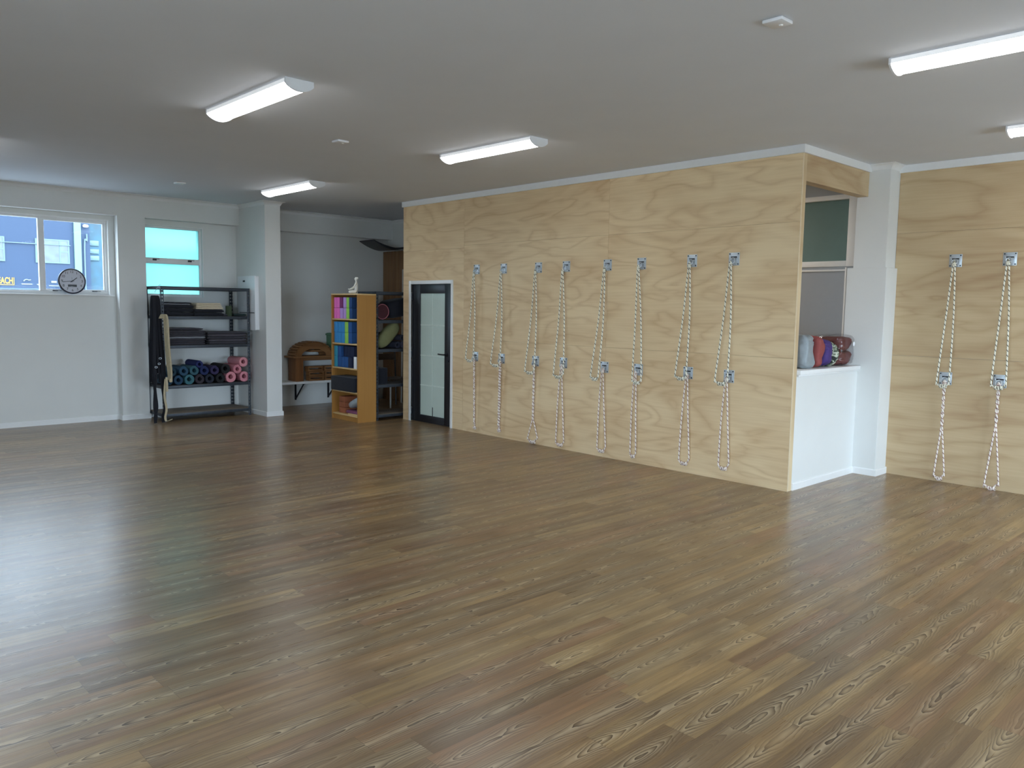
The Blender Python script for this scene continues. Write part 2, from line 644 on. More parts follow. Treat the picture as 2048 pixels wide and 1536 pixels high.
# left and front walls (behind the camera), shop window openings in the front wall
b = MB()
b.box(LX - 0.15, -0.7, 0, LX, 8.45, H)
b.box(LX - 0.15, FY, 0, LX, -6.5, H)
b.box(LX - 0.15, -6.5, 0, LX, -0.7, 0.25)
b.box(LX - 0.15, -6.5, 2.25, LX, -0.7, H)
struct(b.build('wall_left', M_wall, smooth=False))
b = MB()
b.box(LX, FY - 0.15, 0, -2.4, FY, H)
b.box(-2.4, FY - 0.15, 0, 1.4, FY, 0.25)
b.box(-2.4, FY - 0.15, 2.15, 1.4, FY, H)
b.box(1.4, FY - 0.15, 0, XR, FY, H)
struct(b.build('wall_front', M_wall, smooth=False))
b = MB()
for x in (-2.4, -0.52, 1.35):
    b.box(x, FY - 0.10, 0.25, x + 0.05, FY - 0.04, 2.15)
b.box(-2.4, FY - 0.10, 0.25, 1.4, FY - 0.04, 0.31)
b.box(-2.4, FY - 0.10, 2.09, 1.4, FY - 0.04, 2.15)
struct(b.build('window_3', M_trim, smooth=False))
b = MB()
for y in (-6.5, -4.6, -2.68, -0.75):
    b.box(LX - 0.10, y, 0.25, LX - 0.04, y + 0.05, 2.25)
b.box(LX - 0.10, -6.5, 0.25, LX - 0.04, -0.7, 0.31)
b.box(LX - 0.10, -6.5, 2.19, LX - 0.04, -0.7, 2.25)
struct(b.build('window_5', M_trim, smooth=False))

# plywood box: front wall of sheets with fine joints
SH = []
for (y0, y1, zs) in ((-0.0, 2.157, (0, 1.2, 2.4, 2.99)), (2.157, 4.557, (0, 1.2, 2.4, 2.99)), (4.557, YE, (0, 1.2, 2.37, 2.99))):
    for z0, z1 in zip(zs[:-1], zs[1:]):
        SH.append((y0, y1, z0, z1))
DY0, DY1, DH = 4.81, 5.70, 1.935      # door opening
b = MB()
g = 0.0009
for y0, y1, z0, z1 in SH:
    a0, a1, c0, c1 = y0 + g, y1 - g, (z0 + g if z0 > 0 else 0), z1 - g
    rects = [(a0, a1, c0, c1)]
    if y1 > DY0 and z0 < DH:
        rects = [(a0, DY0, c0, c1), (DY1, a1, c0, c1)]
        if z1 > DH:
            rects.append((DY0, DY1, DH, c1))
    rv = random.random()
    for r0, r1, q0, q1 in rects:
        b.box(0.0, r0, q0, 0.018, r1, q1, rnd=rv)
struct(b.build('wall_plywood', M_ply, smooth=False))
b = MB()
b.box(0.019, 0.02, 0, 0.075, DY0, H)
b.box(0.019, DY1, 0, 0.075, YE, H)
b.box(0.019, DY0, DH, 0.075, DY1, H)
struct(b.build('wall_plywood_frame', M_plyv, smooth=False))
# end face of the box: post, lintel
b = MB()
b.box(0.0185, -0.0005, 0, 0.075, 0.018, 2.99)
struct(b.build('trim_2', M_plyv, smooth=False))
b = MB()
b.box(0.0, -0.002, 0, 0.0185, 0.0, 2.99)
struct(b.build('trim_3', pm('plywood_edge_pale', S(216, 196, 164), 0.6), smooth=False))
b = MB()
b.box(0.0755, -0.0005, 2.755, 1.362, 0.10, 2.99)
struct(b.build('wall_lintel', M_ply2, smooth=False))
# inner room behind the opening
b = MB()
b.box(1.70, -0.2, 0, 1.85, 0.25, H)
b.box(1.70, 0.25, 0, 1.85, YE, 2.10)
b.box(1.70, 0.25, 2.85, 1.85, YE, H)
b.box(1.70, 1.25, 2.10, 1.85, YE, 2.85)
b.box(0.08, YE - 0.06, 0, 1.85, YE, H)
struct(b.build('wall_inner', M_panelgrey, smooth=False))
ld = bpy.data.lights.new('store_room_fill', 'AREA')  # unseen fill light, added to lift the dark inner room
ld.shape = 'RECTANGLE'
ld.size, ld.size_y, ld.energy = 0.2, 1.2, 42.0
lo = bpy.data.objects.new('store_room_fill', ld)
COL.objects.link(lo)
lo.location = (0.85, 2.4, H - 0.03)
w = MB()
w.box(1.735, 0.30, 2.16, 1.75, 1.20, 2.82)
fr = MB()
fr.box(1.69, 0.25, 2.10, 1.76, 0.335, 2.85, 0.004)
fr.box(1.69, 1.20, 2.10, 1.76, 1.25, 2.85, 0.004)
fr.box(1.69, 0.335, 2.10, 1.76, 1.20, 2.16, 0.004)
fr.box(1.69, 0.335, 2.80, 1.76, 1.20, 2.85, 0.004)
wo = struct(fr.build('window_4', M_trim))
w.build('window_pane', M_teal, wo)
b = MB()
b.box(1.688, 0.32, 0.3, 1.70, 0.34, 2.09, 0.003)
b.box(1.688, 0.34, 2.05, 1.70, 1.4, 2.07, 0.003)
struct(b.build('trim_4', M_trim))
# half wall, sill, column on its right
b = MB()
b.box(0.0755, 0.0, 0, 1.337, 0.12, 1.05)
struct(b.build('wall_half', M_wall, smooth=False))
b = MB()
b.box(0.0765, -0.035, 1.052, 1.335, 0.42, 1.092, 0.006)
b.box(0.0765, -0.02, 1.035, 1.335, -0.001, 1.052, 0.004)
struct(b.build('trim_5', M_trim))
b = MB()
b.box(1.337, -0.23, 0, XR + 0.012, 0.16, 2.06, 0.004)
b.box(1.364, -0.205, 2.06, XR + 0.012, 0.11, H)
struct(b.build('wall_post', M_wall, smooth=False))
# right plywood wall
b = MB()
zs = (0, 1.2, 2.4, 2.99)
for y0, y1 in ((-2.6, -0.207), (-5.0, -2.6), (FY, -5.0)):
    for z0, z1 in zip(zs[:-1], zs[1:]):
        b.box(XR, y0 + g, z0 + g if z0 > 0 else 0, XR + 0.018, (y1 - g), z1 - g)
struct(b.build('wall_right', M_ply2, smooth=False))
b = MB()
b.box(XR + 0.019, FY, 0, XR + 0.12, -0.21, H)
struct(b.build('wall_right_frame', M_wall, smooth=False))

# cornices and baseboards
flat = [(0.0, 2.986), (0.02, 2.986), (0.02, H), (0.0, H)]
b = MB()
b.sweep([(0.0, YE + 0.012), (0.0, -0.002), (1.364, -0.002)], [(o, z) for o, z in flat])
struct(b.build('trim_6', M_trim, smooth=False))
b = MB()
b.sweep([(XR, -0.205), (XR, FY)], flat)
struct(b.build('trim_7', M_trim, smooth=False))
cove = [(0.0, H - 0.055), (0.006, H - 0.055), (0.010, H - 0.04), (0.022, H - 0.022), (0.04, H - 0.010), (0.055, H - 0.006), (0.055, H), (0.0, H)]
b = MB()
b.sweep([(1.364, -0.022), (1.364, -0.205), (XR, -0.205)], cove)
struct(b.build('trim_8', M_trim))
b = MB()
b.sweep([(LX, 8.06), (-1.403, 8.06), (-1.403, 7.247), (-1.168, 7.247), (-1.168, 8.06), (1.32, 8.06), (1.32, YE + 0.02)], cove)
struct(b.build('trim_9', M_trim))
base = [(0.0, 0.0), (0.013, 0.0), (0.013, 0.058), (0.009, 0.066), (0.0, 0.066)]
b = MB()
b.sweep([(LX, WY), (-3.10, WY), (-3.10, 8.06), (-2.745, 8.06), (-2.745, WY), (-1.403, WY), (-1.403, 7.247), (-1.168, 7.247), (-1.168, 7.29)], base)
struct(b.build('baseboard_back', M_trim, smooth=False))
b = MB()
b.sweep([(0.076, 0.0), (1.337, 0.0), (1.337, -0.23), (XR, -0.23)], base)
struct(b.build('baseboard_right', M_trim, smooth=False))

# ------------------------------------------------------------------ windows in the back wall
F = 0.042


def window_frame(x0, x1, z0, z1, mull):
    f = MB()
    f.box(x0, 8.235, z0, x1, 8.30, z0 + F, 0.004)
    f.box(x0, 8.235, z1 - F, x1, 8.30, z1, 0.004)
    f.box(x0, 8.235, z0 + F, x0 + F, 8.30, z1 - F, 0.004)
    f.box(x1 - F, 8.235, z0 + F, x1, 8.30, z1 - F, 0.004)
    for a0, c0, a1, c1 in mull:
        f.box(a0, 8.24, c0, a1, 8.295, c1, 0.004)
    # inner jamb lining and sill
    f.box(x0, 8.192, z1 - 0.012, x1, 8.2345, z1)
    f.box(x1 - 0.012, 8.192, z0, x1, 8.2345, z1 - 0.0125)
    return f


f = window_frame(-6.2, -3.17, 1.70, 2.70, [(-4.0, 1.74, -3.93, 2.66), (-4.86, 1.74, -4.80, 2.66)])
w1 = struct(f.build('window_1', M_trim))
p = MB()
for x0, x1 in ((-6.16, -4.86), (-4.80, -4.0), (-3.93, -3.212)):
    p.box(x0, 8.262, 1.742, x1, 8.268, 2.658)
p.build('glass', M_glass, w1)
b = MB()
b.box(-6.2, 8.165, 1.680, -3.12, 8.235, 1.70, 0.004)
b.build('sill', M_trim, w1)
# opening sash frame inside the right light
b = MB()
for a0, c0, a1, c1 in ((-3.93, 1.742, -3.212, 1.765), (-3.93, 2.64, -3.212, 2.658), (-3.232, 1.7655, -3.212, 2.6395)):
    b.box(a0, 8.25, c0, a1, 8.285, c1, 0.003)
b.build('sash', M_trim, w1)
for x in (-3.83, -3.36):
    b = MB()
    b.box(x - 0.03, 8.205, 1.737, x + 0.03, 8.235, 1.752, 0.003)
    b.box(x - 0.008, 8.195, 1.741, x + 0.07, 8.205, 1.749, 0.002)
    b.build('latch', M_black, w1)

f = window_frame(-2.745, -1.895, 1.69, 2.69, [(-2.72, 2.155, -1.93, 2.235)])
w2 = struct(f.build('window_2', M_trim))
p = MB()
p.box(-2.703, 8.262, 1.732, -1.937, 8.268, 2.155)
p.box(-2.703, 8.262, 2.235, -1.937, 8.268, 2.648)
p.build('glass', M_frost, w2)
for x in (-2.57, -2.08):
    b = MB()
    b.box(x - 0.025, 8.215, 2.195, x + 0.025, 8.24, 2.215, 0.003)
    b.box(x - 0.03, 8.205, 2.213, x + 0.06, 8.215, 2.221, 0.002)
    b.build('latch', M_black, w2)

# ------------------------------------------------------------------ plywood wall door
d = thing('door_1', 'black framed door with frosted glass in the plywood wall', 'door', (0.03, 5.255, 0))
d['kind'] = 'structure'
b = MB()
b.box(-0.012, 5.70, 0, 0.06, 5.742, 1.965, 0.003)
b.box(-0.012, 4.77, 0, 0.06, 4.812, 1.965, 0.003)
b.box(-0.012, 4.812, 1.9165, 0.06, 5.70, 1.965, 0.003)
b.build('door_frame', M_trim, d)
b = MB()
b.box(0.02, 5.522, 0.008, 0.058, 5.698, 1.915, 0.002)
b.box(0.02, 4.82, 0.008, 0.058, 4.972, 1.915, 0.002)
b.box(0.02, 4.972, 1.79, 0.058, 5.522, 1.915, 0.002)
b.box(0.02, 4.972, 0.008, 0.058, 5.522, 0.108, 0.002)
b.build('door_leaf', M_black, d)
b = MB()
b.box(0.036, 4.972, 0.108, 0.046, 5.522, 1.79)
gl = b.build('glass', M_doorglass, d)
b = MB()
for z0, z1 in ((0.25, 0.5155), (0.5325, 0.9285), (0.9455, 1.3485), (1.3655, 1.79)):
    b.box(0.0325, 5.247, z0, 0.036, 5.259, z1)
for z in (1.357, 0.937, 0.524):
    b.box(0.0325, 4.972, z - 0.008, 0.036, 5.522, z + 0.008)
b.build('glazing_bar', pm('pale_bar', S(205, 218, 208), 0.3), d)
b = MB()
b.box(0.031, 5.238, 0.10, 0.036, 5.248, 0.23)
b.build('bottom_bolt', M_black, d)
b = MB()
b.cyl((0.02, 4.925, 0.972), (0.008, 4.925, 0.972), 0.025)
b.cyl((0.012, 4.925, 0.972), (-0.03, 4.925, 0.972), 0.009)
b.tube([(-0.03, 4.925, 0.972), (-0.034, 4.96, 0.973), (-0.032, 5.045, 0.976)], 0.009, 10)
b.build('handle', M_black, d)
b = MB()
b.cyl((0.02, 4.90, 0.888), (0.008, 4.90, 0.888), 0.016)
b.build('lock', M_bolt, d)
for z in (1.747, 0.941, 0.143):
    b = MB()
    b.cyl((0.012, 5.696, z - 0.05), (0.012, 5.696, z + 0.05), 0.009, 12)
    b.build('hinge', M_black, d)

# ------------------------------------------------------------------ ceiling lights
prof = [(-0.097, -0.031)]
for i in range(0, 13):
    a = i / 12.0
    prof.append((-0.097 + 0.194 * a, -0.032 - 0.040 * math.sin(PI * a) ** 0.75))
prof.append((0.097, -0.031))
capprof = [(-0.102, -0.001), (-0.102, -0.034)] + [(-0.102 + 0.204 * (i / 12.0), -0.036 - 0.042 * math.sin(PI * i / 12.0) ** 0.75) for i in range(13)] + [(0.102, -0.034), (0.102, -0.001)]


def ceiling_light(label, x, y):
    t = thing('ceiling_light', label, 'ceiling light', (x, y, H), 'long batten lights on the ceiling')
    hl = 0.62
    b = MB()
    b.box(x - 0.090, y - hl + 0.012, H - 0.030, x + 0.090, y + hl - 0.012, H - 0.001, 0.002)
    b.build('housing', M_white, t)
    for s in (-1, 1):
        b = MB()
        b.box(x + s * 0.0905, y - hl + 0.0125, H - 0.0305, x + s * 0.098, y + hl - 0.0125, H - 0.006)
        b.build('diffuser_edge', M_lampedge, t)
    b = MB()
    b.prism(prof, lambda a, c, q: (x + a, q, H + c), y - hl + 0.0125, y + hl - 0.0125)
    b.build('diffuser', M_lamp, t)
    for s in (-1, 1):
        b = MB()
        b.prism(capprof, lambda a, c, q: (x + a, q, H + c), y + s * hl, y + s * (hl - 0.012))
        b.build('end_cap', M_white, t)
    return t


ceiling_light('long ceiling light at the upper left, nearest of the left side', -4.03, 2.02)
ceiling_light('long ceiling light in the middle, alongside the plywood box wall', -1.74, 2.11)
ceiling_light('far ceiling light just in front of the white column', -1.80, 5.71)
ceiling_light('ceiling light cut by the right edge, larger and higher of that pair', -1.80, -2.08)
ceiling_light('ceiling light cut by the right edge, small one above right plywood wall', 0.47, -2.06)
ceiling_light('ceiling light out past the left edge near the wide window', -5.16, 5.72)
ceiling_light('ceiling light overhead beyond the top edge', -4.1, -2.1)

for (x, y, lab) in ((-2.88, -1.305, 'square white ceiling sensor nearest the viewer, at upper right'),
                    (-2.83, 2.885, 'square white ceiling sensor between the two nearer left lights'),
                    (-2.87, 6.47, 'farthest square white ceiling sensor, left of the far light')):
    t = thing('ceiling_sensor', lab, 'sensor', (x, y, H), 'square sensors on the ceiling')
    Mr = Matrix.Translation((x, y, H))
    b = MB()
    b.box(-0.055, -0.055, -0.020, 0.055, 0.055, -0.001, 0.006, M=Mr)
    b.build('sensor_body', M_white, t)
    b = MB()
    b.lathe([(0.0, -0.026), (0.008, -0.025), (0.011, -0.0202), (0.011, -0.0195)], Matrix.Translation((x + 0.018, y - 0.01, H)), 16)
    b.build('lens', M_trim, t)

# ------------------------------------------------------------------ rope wall hooks
UPPER = [
    ((4.278, 2.022), (4.383, 0.976), (4.236, 0.971)), ((3.775, 2.018), (3.903, 0.94), (3.735, 0.975)),
    ((3.183, 2.024), (3.296, 0.893), (3.142, 0.915)), ((2.752, 2.02), (2.831, 0.878), (2.68, 0.906)),
    ((2.144, 2.023), (2.272, 0.895), (2.165, 0.903)), ((1.692, 2.032), (1.707, 0.899), (1.592, 0.908)),
    ((1.076, 2.046), (1.174, 0.984), (1.048, 0.983)), ((0.627, 2.042), (0.722, 0.968), (0.591, 0.983)),
    ((-0.769, 2.08), (-0.695, 0.972), (-0.803, 0.98)), ((-1.214, 2.08), (-1.157, 0.994), (-1.275, 1.008))]
LOWER = [
    ((4.27, 0.937), (4.276, 0.108), (4.266, 0.109)), ((3.78, 0.941), (3.818, 0.13), (3.8, 0.133)),
    ((3.189, 0.935), (3.298, 0.066), (3.142, 0.087)), ((2.752, 0.957), (2.837, 0.091), (2.715, 0.107)),
    ((2.143, 0.953), (2.214, 0.108), (2.097, 0.129)), ((1.7, 0.952), (1.758, 0.112), (1.685, 0.122)),
    ((1.068, 0.972), (1.144, 0.134), (1.027, 0.157)), ((0.628, 0.97), (0.693, 0.154), (0.583, 0.175)),
    ((-0.749, 0.966), (-0.702, 0.073), (-0.791, 0.087)), ((-1.207, 0.979), (-1.142, 0.055), (-1.255, 0.08))]
PU = [(4.302, 2.089), (3.798, 2.086), (3.2, 2.083), (2.758, 2.084), (2.157, 2.083), (1.704, 2.085), (1.092, 2.094), (0.631, 2.096), (-0.758, 2.118), (-1.209, 2.119)]
PL = [(4.309, 0.985), (3.813, 0.986), (3.22, 0.99), (2.77, 0.996), (2.163, 0.986), (1.704, 0.989), (1.092, 0.999), (0.635, 0.998), (-0.739, 1.002), (-1.2, 1.01)]
ORD = ['first', 'second', 'third', 'fourth', 'fifth', 'sixth', 'seventh', 'eighth']


def where(i):
    if i < 8:
        return '%s from the black door' % ORD[i]
    return 'right wall, %s white column' % ('next to' if i == 8 else 'farther from')


def make_hook(xw, y, z, lab):
    t = thing('wall_hook', lab, 'wall hook', (xw, y, z), 'steel rope hooks on the plywood')
    s = 0.056
    X = lambda d: xw - d
    b = MB()
    b.box(X(0.0005), y - s, z - s - 0.004, X(0.0055), y + s, z + s + 0.004, 0.0022)
    # raised frame around the recessed middle
    b.box(X(0.005), y - 0.036, z + 0.022, X(0.011), y + 0.036, z + 0.030, 0.002)
    b.box(X(0.005), y - 0.036, z - 0.036, X(0.011), y + 0.036, z - 0.028, 0.002)
    b.box(X(0.005), y - 0.040, z - 0.036, X(0.011), y - 0.032, z + 0.030, 0.002)
    b.box(X(0.005), y + 0.032, z - 0.036, X(0.011), y + 0.040, z + 0.030, 0.002)
    b.build('plate', M_chrome, t)
    b = MB()
    b.box(X(0.0055), y - 0.031, z + 0.006, X(0.0075), y + 0.031, z + 0.022)
    b.build('slot', M_black, t)
    b = MB()
    b.cyl((X(0.014), y - 0.03, z + 0.004), (X(0.014), y + 0.03, z + 0.004), 0.007, 10)
    b.build('bar', M_chrome, t)
    pts = []
    for k in range(20):
        a = 2 * PI * k / 20
        pts.append((X(0.024 + 0.026 * (0.5 - 0.5 * math.sin(a))), y + 0.024 * math.cos(a), z - 0.018 + 0.028 * math.sin(a)))
    b = MB()
    b.tube(pts, 0.0055, 8, closed=True)
    b.build('ring', M_chrome, t)
    for sy in (-1, 1):
        for sz in (-1, 1):
            b = MB()
            b.cyl((X(0.0052), y + sy * 0.044, z + sz * 0.047), (X(0.0095), y + sy * 0.044, z + sz * 0.047), 0.0062, 8)
            b.build('bolt', M_bolt, t)
    return t


hook0 = make_hook(0.0, PU[0][0], PU[0][1], '')
first = True
for row, P_ in (('upper', PU), ('lower', PL)):
    for i, (y, z) in enumerate(P_):
        lab = '%s steel hook plate, %s' % (row, where(i))
        if first:
            h = hook0
            first = False
        else:
            h = copy_tree(hook0, loc=(0.0 if i < 8 else XR, y, z))
        h['label'] = lab


def strand(path, n=26):
    """smooth Catmull-Rom through the points"""
    P = [Vector(p) for p in path]
    out = []
    for i in range(len(P) - 1):
        p0, p1, p2, p3 = P[max(i - 1, 0)], P[i], P[i + 1], P[min(i + 2, len(P) - 1)]
        m = max(2, int(n * (p2 - p1).length / 1.0) + 3)
        for k in range(m):
            t = k / m
            out.append(0.5 * ((2 * p1) + (-p0 + p2) * t + (2 * p0 - 5 * p1 + 4 * p2 - p3) * t * t + (-p0 + 3 * p1 - 3 * p2 + p3) * t ** 3))
    out.append(P[-1])
    return out


def make_rope(i, A, L_, R_, lower):
    xw = 0.0 if i < 8 else XR
    X = lambda dd: xw - dd
    row = 'lower' if lower else 'upper'
    (ya, za), (yl, zl), (yr, zr) = A, L_, R_
    mat = M_ropep if lower else M_rope
    rr = 0.0072
    look = 'cream rope loop with dark flecks'
    if lower:
        look = 'rose tinted cream rope loop'
        if i in (0, 1):
            look = 'tightly twisted rose tinted rope'
        elif i == 2:
            look = 'twisted rose tinted rope opening into a loop'
    lab = '%s on %s hook, %s' % (look, row, where(i))
    top = (X(0.058), ya, za + 0.02)
    t = thing('rope_loop', lab, 'rope', top, '%s wall ropes' % row)
    dep = 0.058 if lower else 0.072
    dbot = 0.035 if lower else 0.102
    zb = min(zl, zr) - 0.035
    ym = (yl + yr) / 2
    twist = lower and i in (0, 1, 2, 8, 9)
    if not twist:
        path = [(X(dep), ya - 0.003, za + 0.022), (X(dep + 0.004), ya + 0.008, za - 0.02),
                (X(dep), ya + 0.012 + (yl - ya) * 0.42, za + (zl - za) * 0.48),
                (X(dbot), yl, zl + 0.02), (X(dbot), yl - 0.004, zl - 0.015), (X(dbot), ym + (yl - ym) * 0.45, zb),
                (X(dbot), ym - (ym - yr) * 0.45, zb), (X(dbot), yr + 0.004, zr - 0.015), (X(dbot), yr, zr + 0.02),
                (X(dep), ya - 0.012 + (yr - ya) * 0.42, za + (zr - za) * 0.48), (X(dep + 0.004), ya - 0.010, za - 0.02), (X(dep), ya + 0.003, za + 0.022)]
        pts = strand(path)
    else:
        frac = {0: 0.99, 1: 0.99, 2: 0.72, 8: 0.52, 9: 0.38}[i]
        rad = 0.0062 if i == 0 else 0.0095 if i == 1 else 0.0075
        if i == 1:
            rr = 0.0085
        down, up = [], []
        n = 70
        turns = 9 if i in (0, 1) else 6 * frac
        zt = za + (zl - za) * frac
        yt = ya + (ym - ya) * frac * 0.9
        for k in range(n):
            q = k / (n - 1)
            a = 2 * PI * turns * q
            y, z = ya + (yt - ya) * q, za + (zt - za) * q
            x = dep + (dbot - dep) * q * 0.6
            down.append((X(x + rad * math.sin(a)), y + rad * math.cos(a), z))
            up.append((X(x - rad * math.sin(a)), y - rad * math.cos(a), z))
        tail = strand([down[-1], (X(dbot), yl, zl + 0.01), (X(dbot), yl - 0.004, zl - 0.012), (X(dbot), ym, zb), (X(dbot), yr + 0.004, zr - 0.012), (X(dbot), yr, zr + 0.01), up[-1]], 30)
        pts = [(X(dep), ya, za + 0.025)] + down + tail[1:-1] + list(reversed(up)) + [(X(dep), ya, za + 0.025)]
    b = MB()
    b.tube(pts, rr, 8)
    b.build('strand', mat, t)
    # coil knot across the bottom of the loop
    wd = max(abs(yl - yr) * 0.62, 0.034)
    coil = []
    nt = 3 if wd < 0.05 else 5
    for k in range(nt * 14 + 1):
        q = k / (nt * 14.0)
        a = 2 * PI * nt * q
        sag = 0.006 * math.cos(PI * (q - 0.5))
        coil.append((X(dbot + 0.0125 * math.cos(a)), ym + wd * (0.5 - q), zb - sag + 0.013 * math.sin(a)))
    b = MB()
    b.tube(coil, rr * 0.95, 7, v0=0.013)
    b.build('knot', mat, t)
    # turns of rope round the ring at the top
    b = MB()
    for dz, s in ((0.0, 1), (-0.015, -1)):
        b.tube([(X(dep - 0.004 + 0.012 * math.cos(a * 2 * PI / 12)), ya + 0.015 * math.sin(a * 2 * PI / 12), za + 0.004 + dz + 0.004 * s * math.cos(a * PI / 6)) for a in range(12)], rr * 0.9, 7, closed=True)
    b.build('knot', mat, t)
    return t


for i in range(10):
    make_rope(i, *UPPER[i], False)
for i in range(10):
    make_rope(i, *LOWER[i], True)

# ------------------------------------------------------------------ boltless steel shelves


def angle_post(b, x, y, sx, sy, h):
    """slotted angle post; flanges go from the corner towards sx (x) and sy (y)"""
    w, t = 0.038, 0.002
    for kind in (0, 1):
        for o0, o1 in ((0.0, 0.012), (0.025, 0.038)):
            if kind == 0:
                b.box(x + sx * o0, y, 0, x + sx * o1, y + sy * t, h)
            else:
                b.box(x, y + sy * o0, 0, x + sx * t, y + sy * o1, h)
        z = 0.0
        while z < h - 0.02:
            z1 = min(z + 0.026, h)
            if kind == 0:
                b.box(x + sx * 0.0119, y, z, x + sx * 0.0251, y + sy * t, z1)
            else:
                b.box(x, y + sy * 0.0119, z, x + sx * t, y + sy * 0.0251, z1)
            z += 0.05
    return b


def steel_shelf(lab, x0, x1, y0, y1, h, tops, dark):
    t = thing('steel_shelf', lab, 'shelf', ((x0 + x1) / 2, (y0 + y1) / 2, 0))
    for x, sx in ((x0, 1), (x1, -1)):
        for y, sy in ((y0, 1), (y1, -1)):
            angle_post(MB(), x, y, sx, sy, h).build('post', M_steel, t, smooth=False)
    for z in tops:
        for y, s in ((y0, 1), (y1, -1)):
            b = MB()
            b.box(x0 + 0.003, y + s * 0.003, z - 0.042, x1 - 0.003, y + s * 0.009, z - 0.004, 0.001)
            b.box(x0 + 0.003, y + s * 0.0085, z - 0.020, x1 - 0.003, y + s * 0.022, z - 0.013)
            b.build('beam', M_steel, t)
        for x, s in ((x0, 1), (x1, -1)):
            b = MB()
            b.box(x + s * 0.003, y0 + 0.01, z - 0.042, x + s * 0.009, y1 - 0.01, z - 0.004, 0.001)
            b.build('beam', M_steel, t)
        b = MB()
        b.box(x0 + 0.010, y0 + 0.010, z - 0.0125, x1 - 0.010, y1 - 0.010, z, 0.001)
        b.build('shelf_board', M_boardd if dark and z > 0.2 else M_board, t)
    return t


steel_shelf('wide dark steel shelf under the frosted window holding blankets and mats', -2.735, -1.495, 7.57, 8.165, 1.83, (0.105, 0.487, 1.035, 1.43, 1.83), True)
steel_shelf('dark steel shelf behind the end of the plywood wall beside bookcase', -0.42, 0.50, 5.945, 6.40, 1.81, (0.085, 0.505, 1.005, 1.41, 1.81), True)


def slab(mat, name, x0, x1, y0, y1, z0, z1, lab, cat, group, seed=0, amp=0.004, sag=0.0):
    h = z1 - z0
    r = h * 0.48
    cz = (z0 + z1) / 2
    rings = []
    nx = 16
    for i in range(nx + 1):
        q = i / nx
        x = x0 + (x1 - x0) * q
        e = 1.0
        if q < 0.001 or q > 0.999:
            e = 0.55
        w = amp * (noise.noise(Vector((x * 7, seed, 0))) + 0.6 * noise.noise(Vector((x * 17, seed, 3)))) + sag * math.sin(PI * q)
        w = max(0.0, w + 0.001) if amp else 0.0
        dy = 0.012 * noise.noise(Vector((x * 5, z0 * 40, seed + 9)))
        ring = []
        for (cy, a0) in ((y0 + r, PI / 2), (y1 - r, -PI / 2)):
            for k in range(7):
                a = a0 + PI * k / 6
                ring.append(Vector((x, cy + dy + r * math.cos(a) * (1 if a0 > 0 else 1), cz + r * math.sin(a) * e + w)))
        rings.append(ring)
    b = MB()
    b.rings(rings)
    o = b.build(name, mat)
    return tag(o, lab, cat, group)


GB = 'folded blankets on the steel shelf'
nth = ['bottom', 'second', 'third', 'fourth', 'fifth', 'sixth', 'seventh', 'eighth']
# top level: navy pile, with a pale grey blanket tucked into its top
z = 1.432
for k in range(3):
    slab(M_navy, 'folded_blanket', -2.70, -2.29, 7.60, 7.97, z, z + 0.049, 'navy folded blanket in the left pile under the window, %s from the bottom' % ('lowest' if k == 0 else nth[k]), 'blanket', GB, 3, 0.004)
    z += 0.050
slab(M_greyc, 'folded_blanket', -2.71, -2.33, 7.61, 7.97, z, z + 0.016, 'thin pale grey blanket folded between the top navy blankets', 'blanket', GB, 3, 0.006)
slab(M_navy, 'folded_blanket', -2.70, -2.31, 7.615, 7.97, z + 0.017, z + 0.034, 'navy blanket crumpled on top of the left pile', 'blanket', GB, 3, 0.010)
z = 1.432
for k in range(2):
    slab(M_navy, 'folded_blanket', -2.27, -1.86, 7.60, 7.97, z, z + 0.045, 'navy folded blanket under the cream blankets, %s' % ('lower one' if k == 0 else 'upper one'), 'blanket', GB, 5, 0.003)
    z += 0.046
for k in range(4):
    slab(M_cream, 'folded_blanket', -2.26 + 0.004 * k, -1.87 - 0.012 * k, 7.595, 7.97, z, z + 0.0215, 'cream folded blanket on the top level, %s of four' % ('lowest', 'second lowest', 'second highest', 'topmost')[k], 'blanket', GB, 5, 0.004)
    z += 0.022
# green roll and dark flat mat
b = MB()
b.lathe([(0.0, 0.0), (0.041, 0.0), (0.043, 0.004), (0.043, 0.142), (0.040, 0.147), (0.0, 0.147)], Matrix.Translation((-1.765, 7.66, 1.431)), 28)
tag(b.build('foam_roller', pm('moss_foam', S(58, 72, 50), 0.85)), 'short moss green roller standing upright on the top level', 'roller')
slab(pm('bottle_green_cloth', S(24, 42, 42), 0.85), 'folded_towel', -1.71, -1.53, 7.60, 7.93, 1.432, 1.466, 'flat dark green folded towel at the right end of the shelf', 'towel', None, 2, 0.003)
slab(M_char, 'folded_towel', -1.865, -1.812, 7.61, 7.80, 1.432, 1.462, 'small charcoal folded cloth beside the moss green roller', 'towel', None, 8, 0.0)
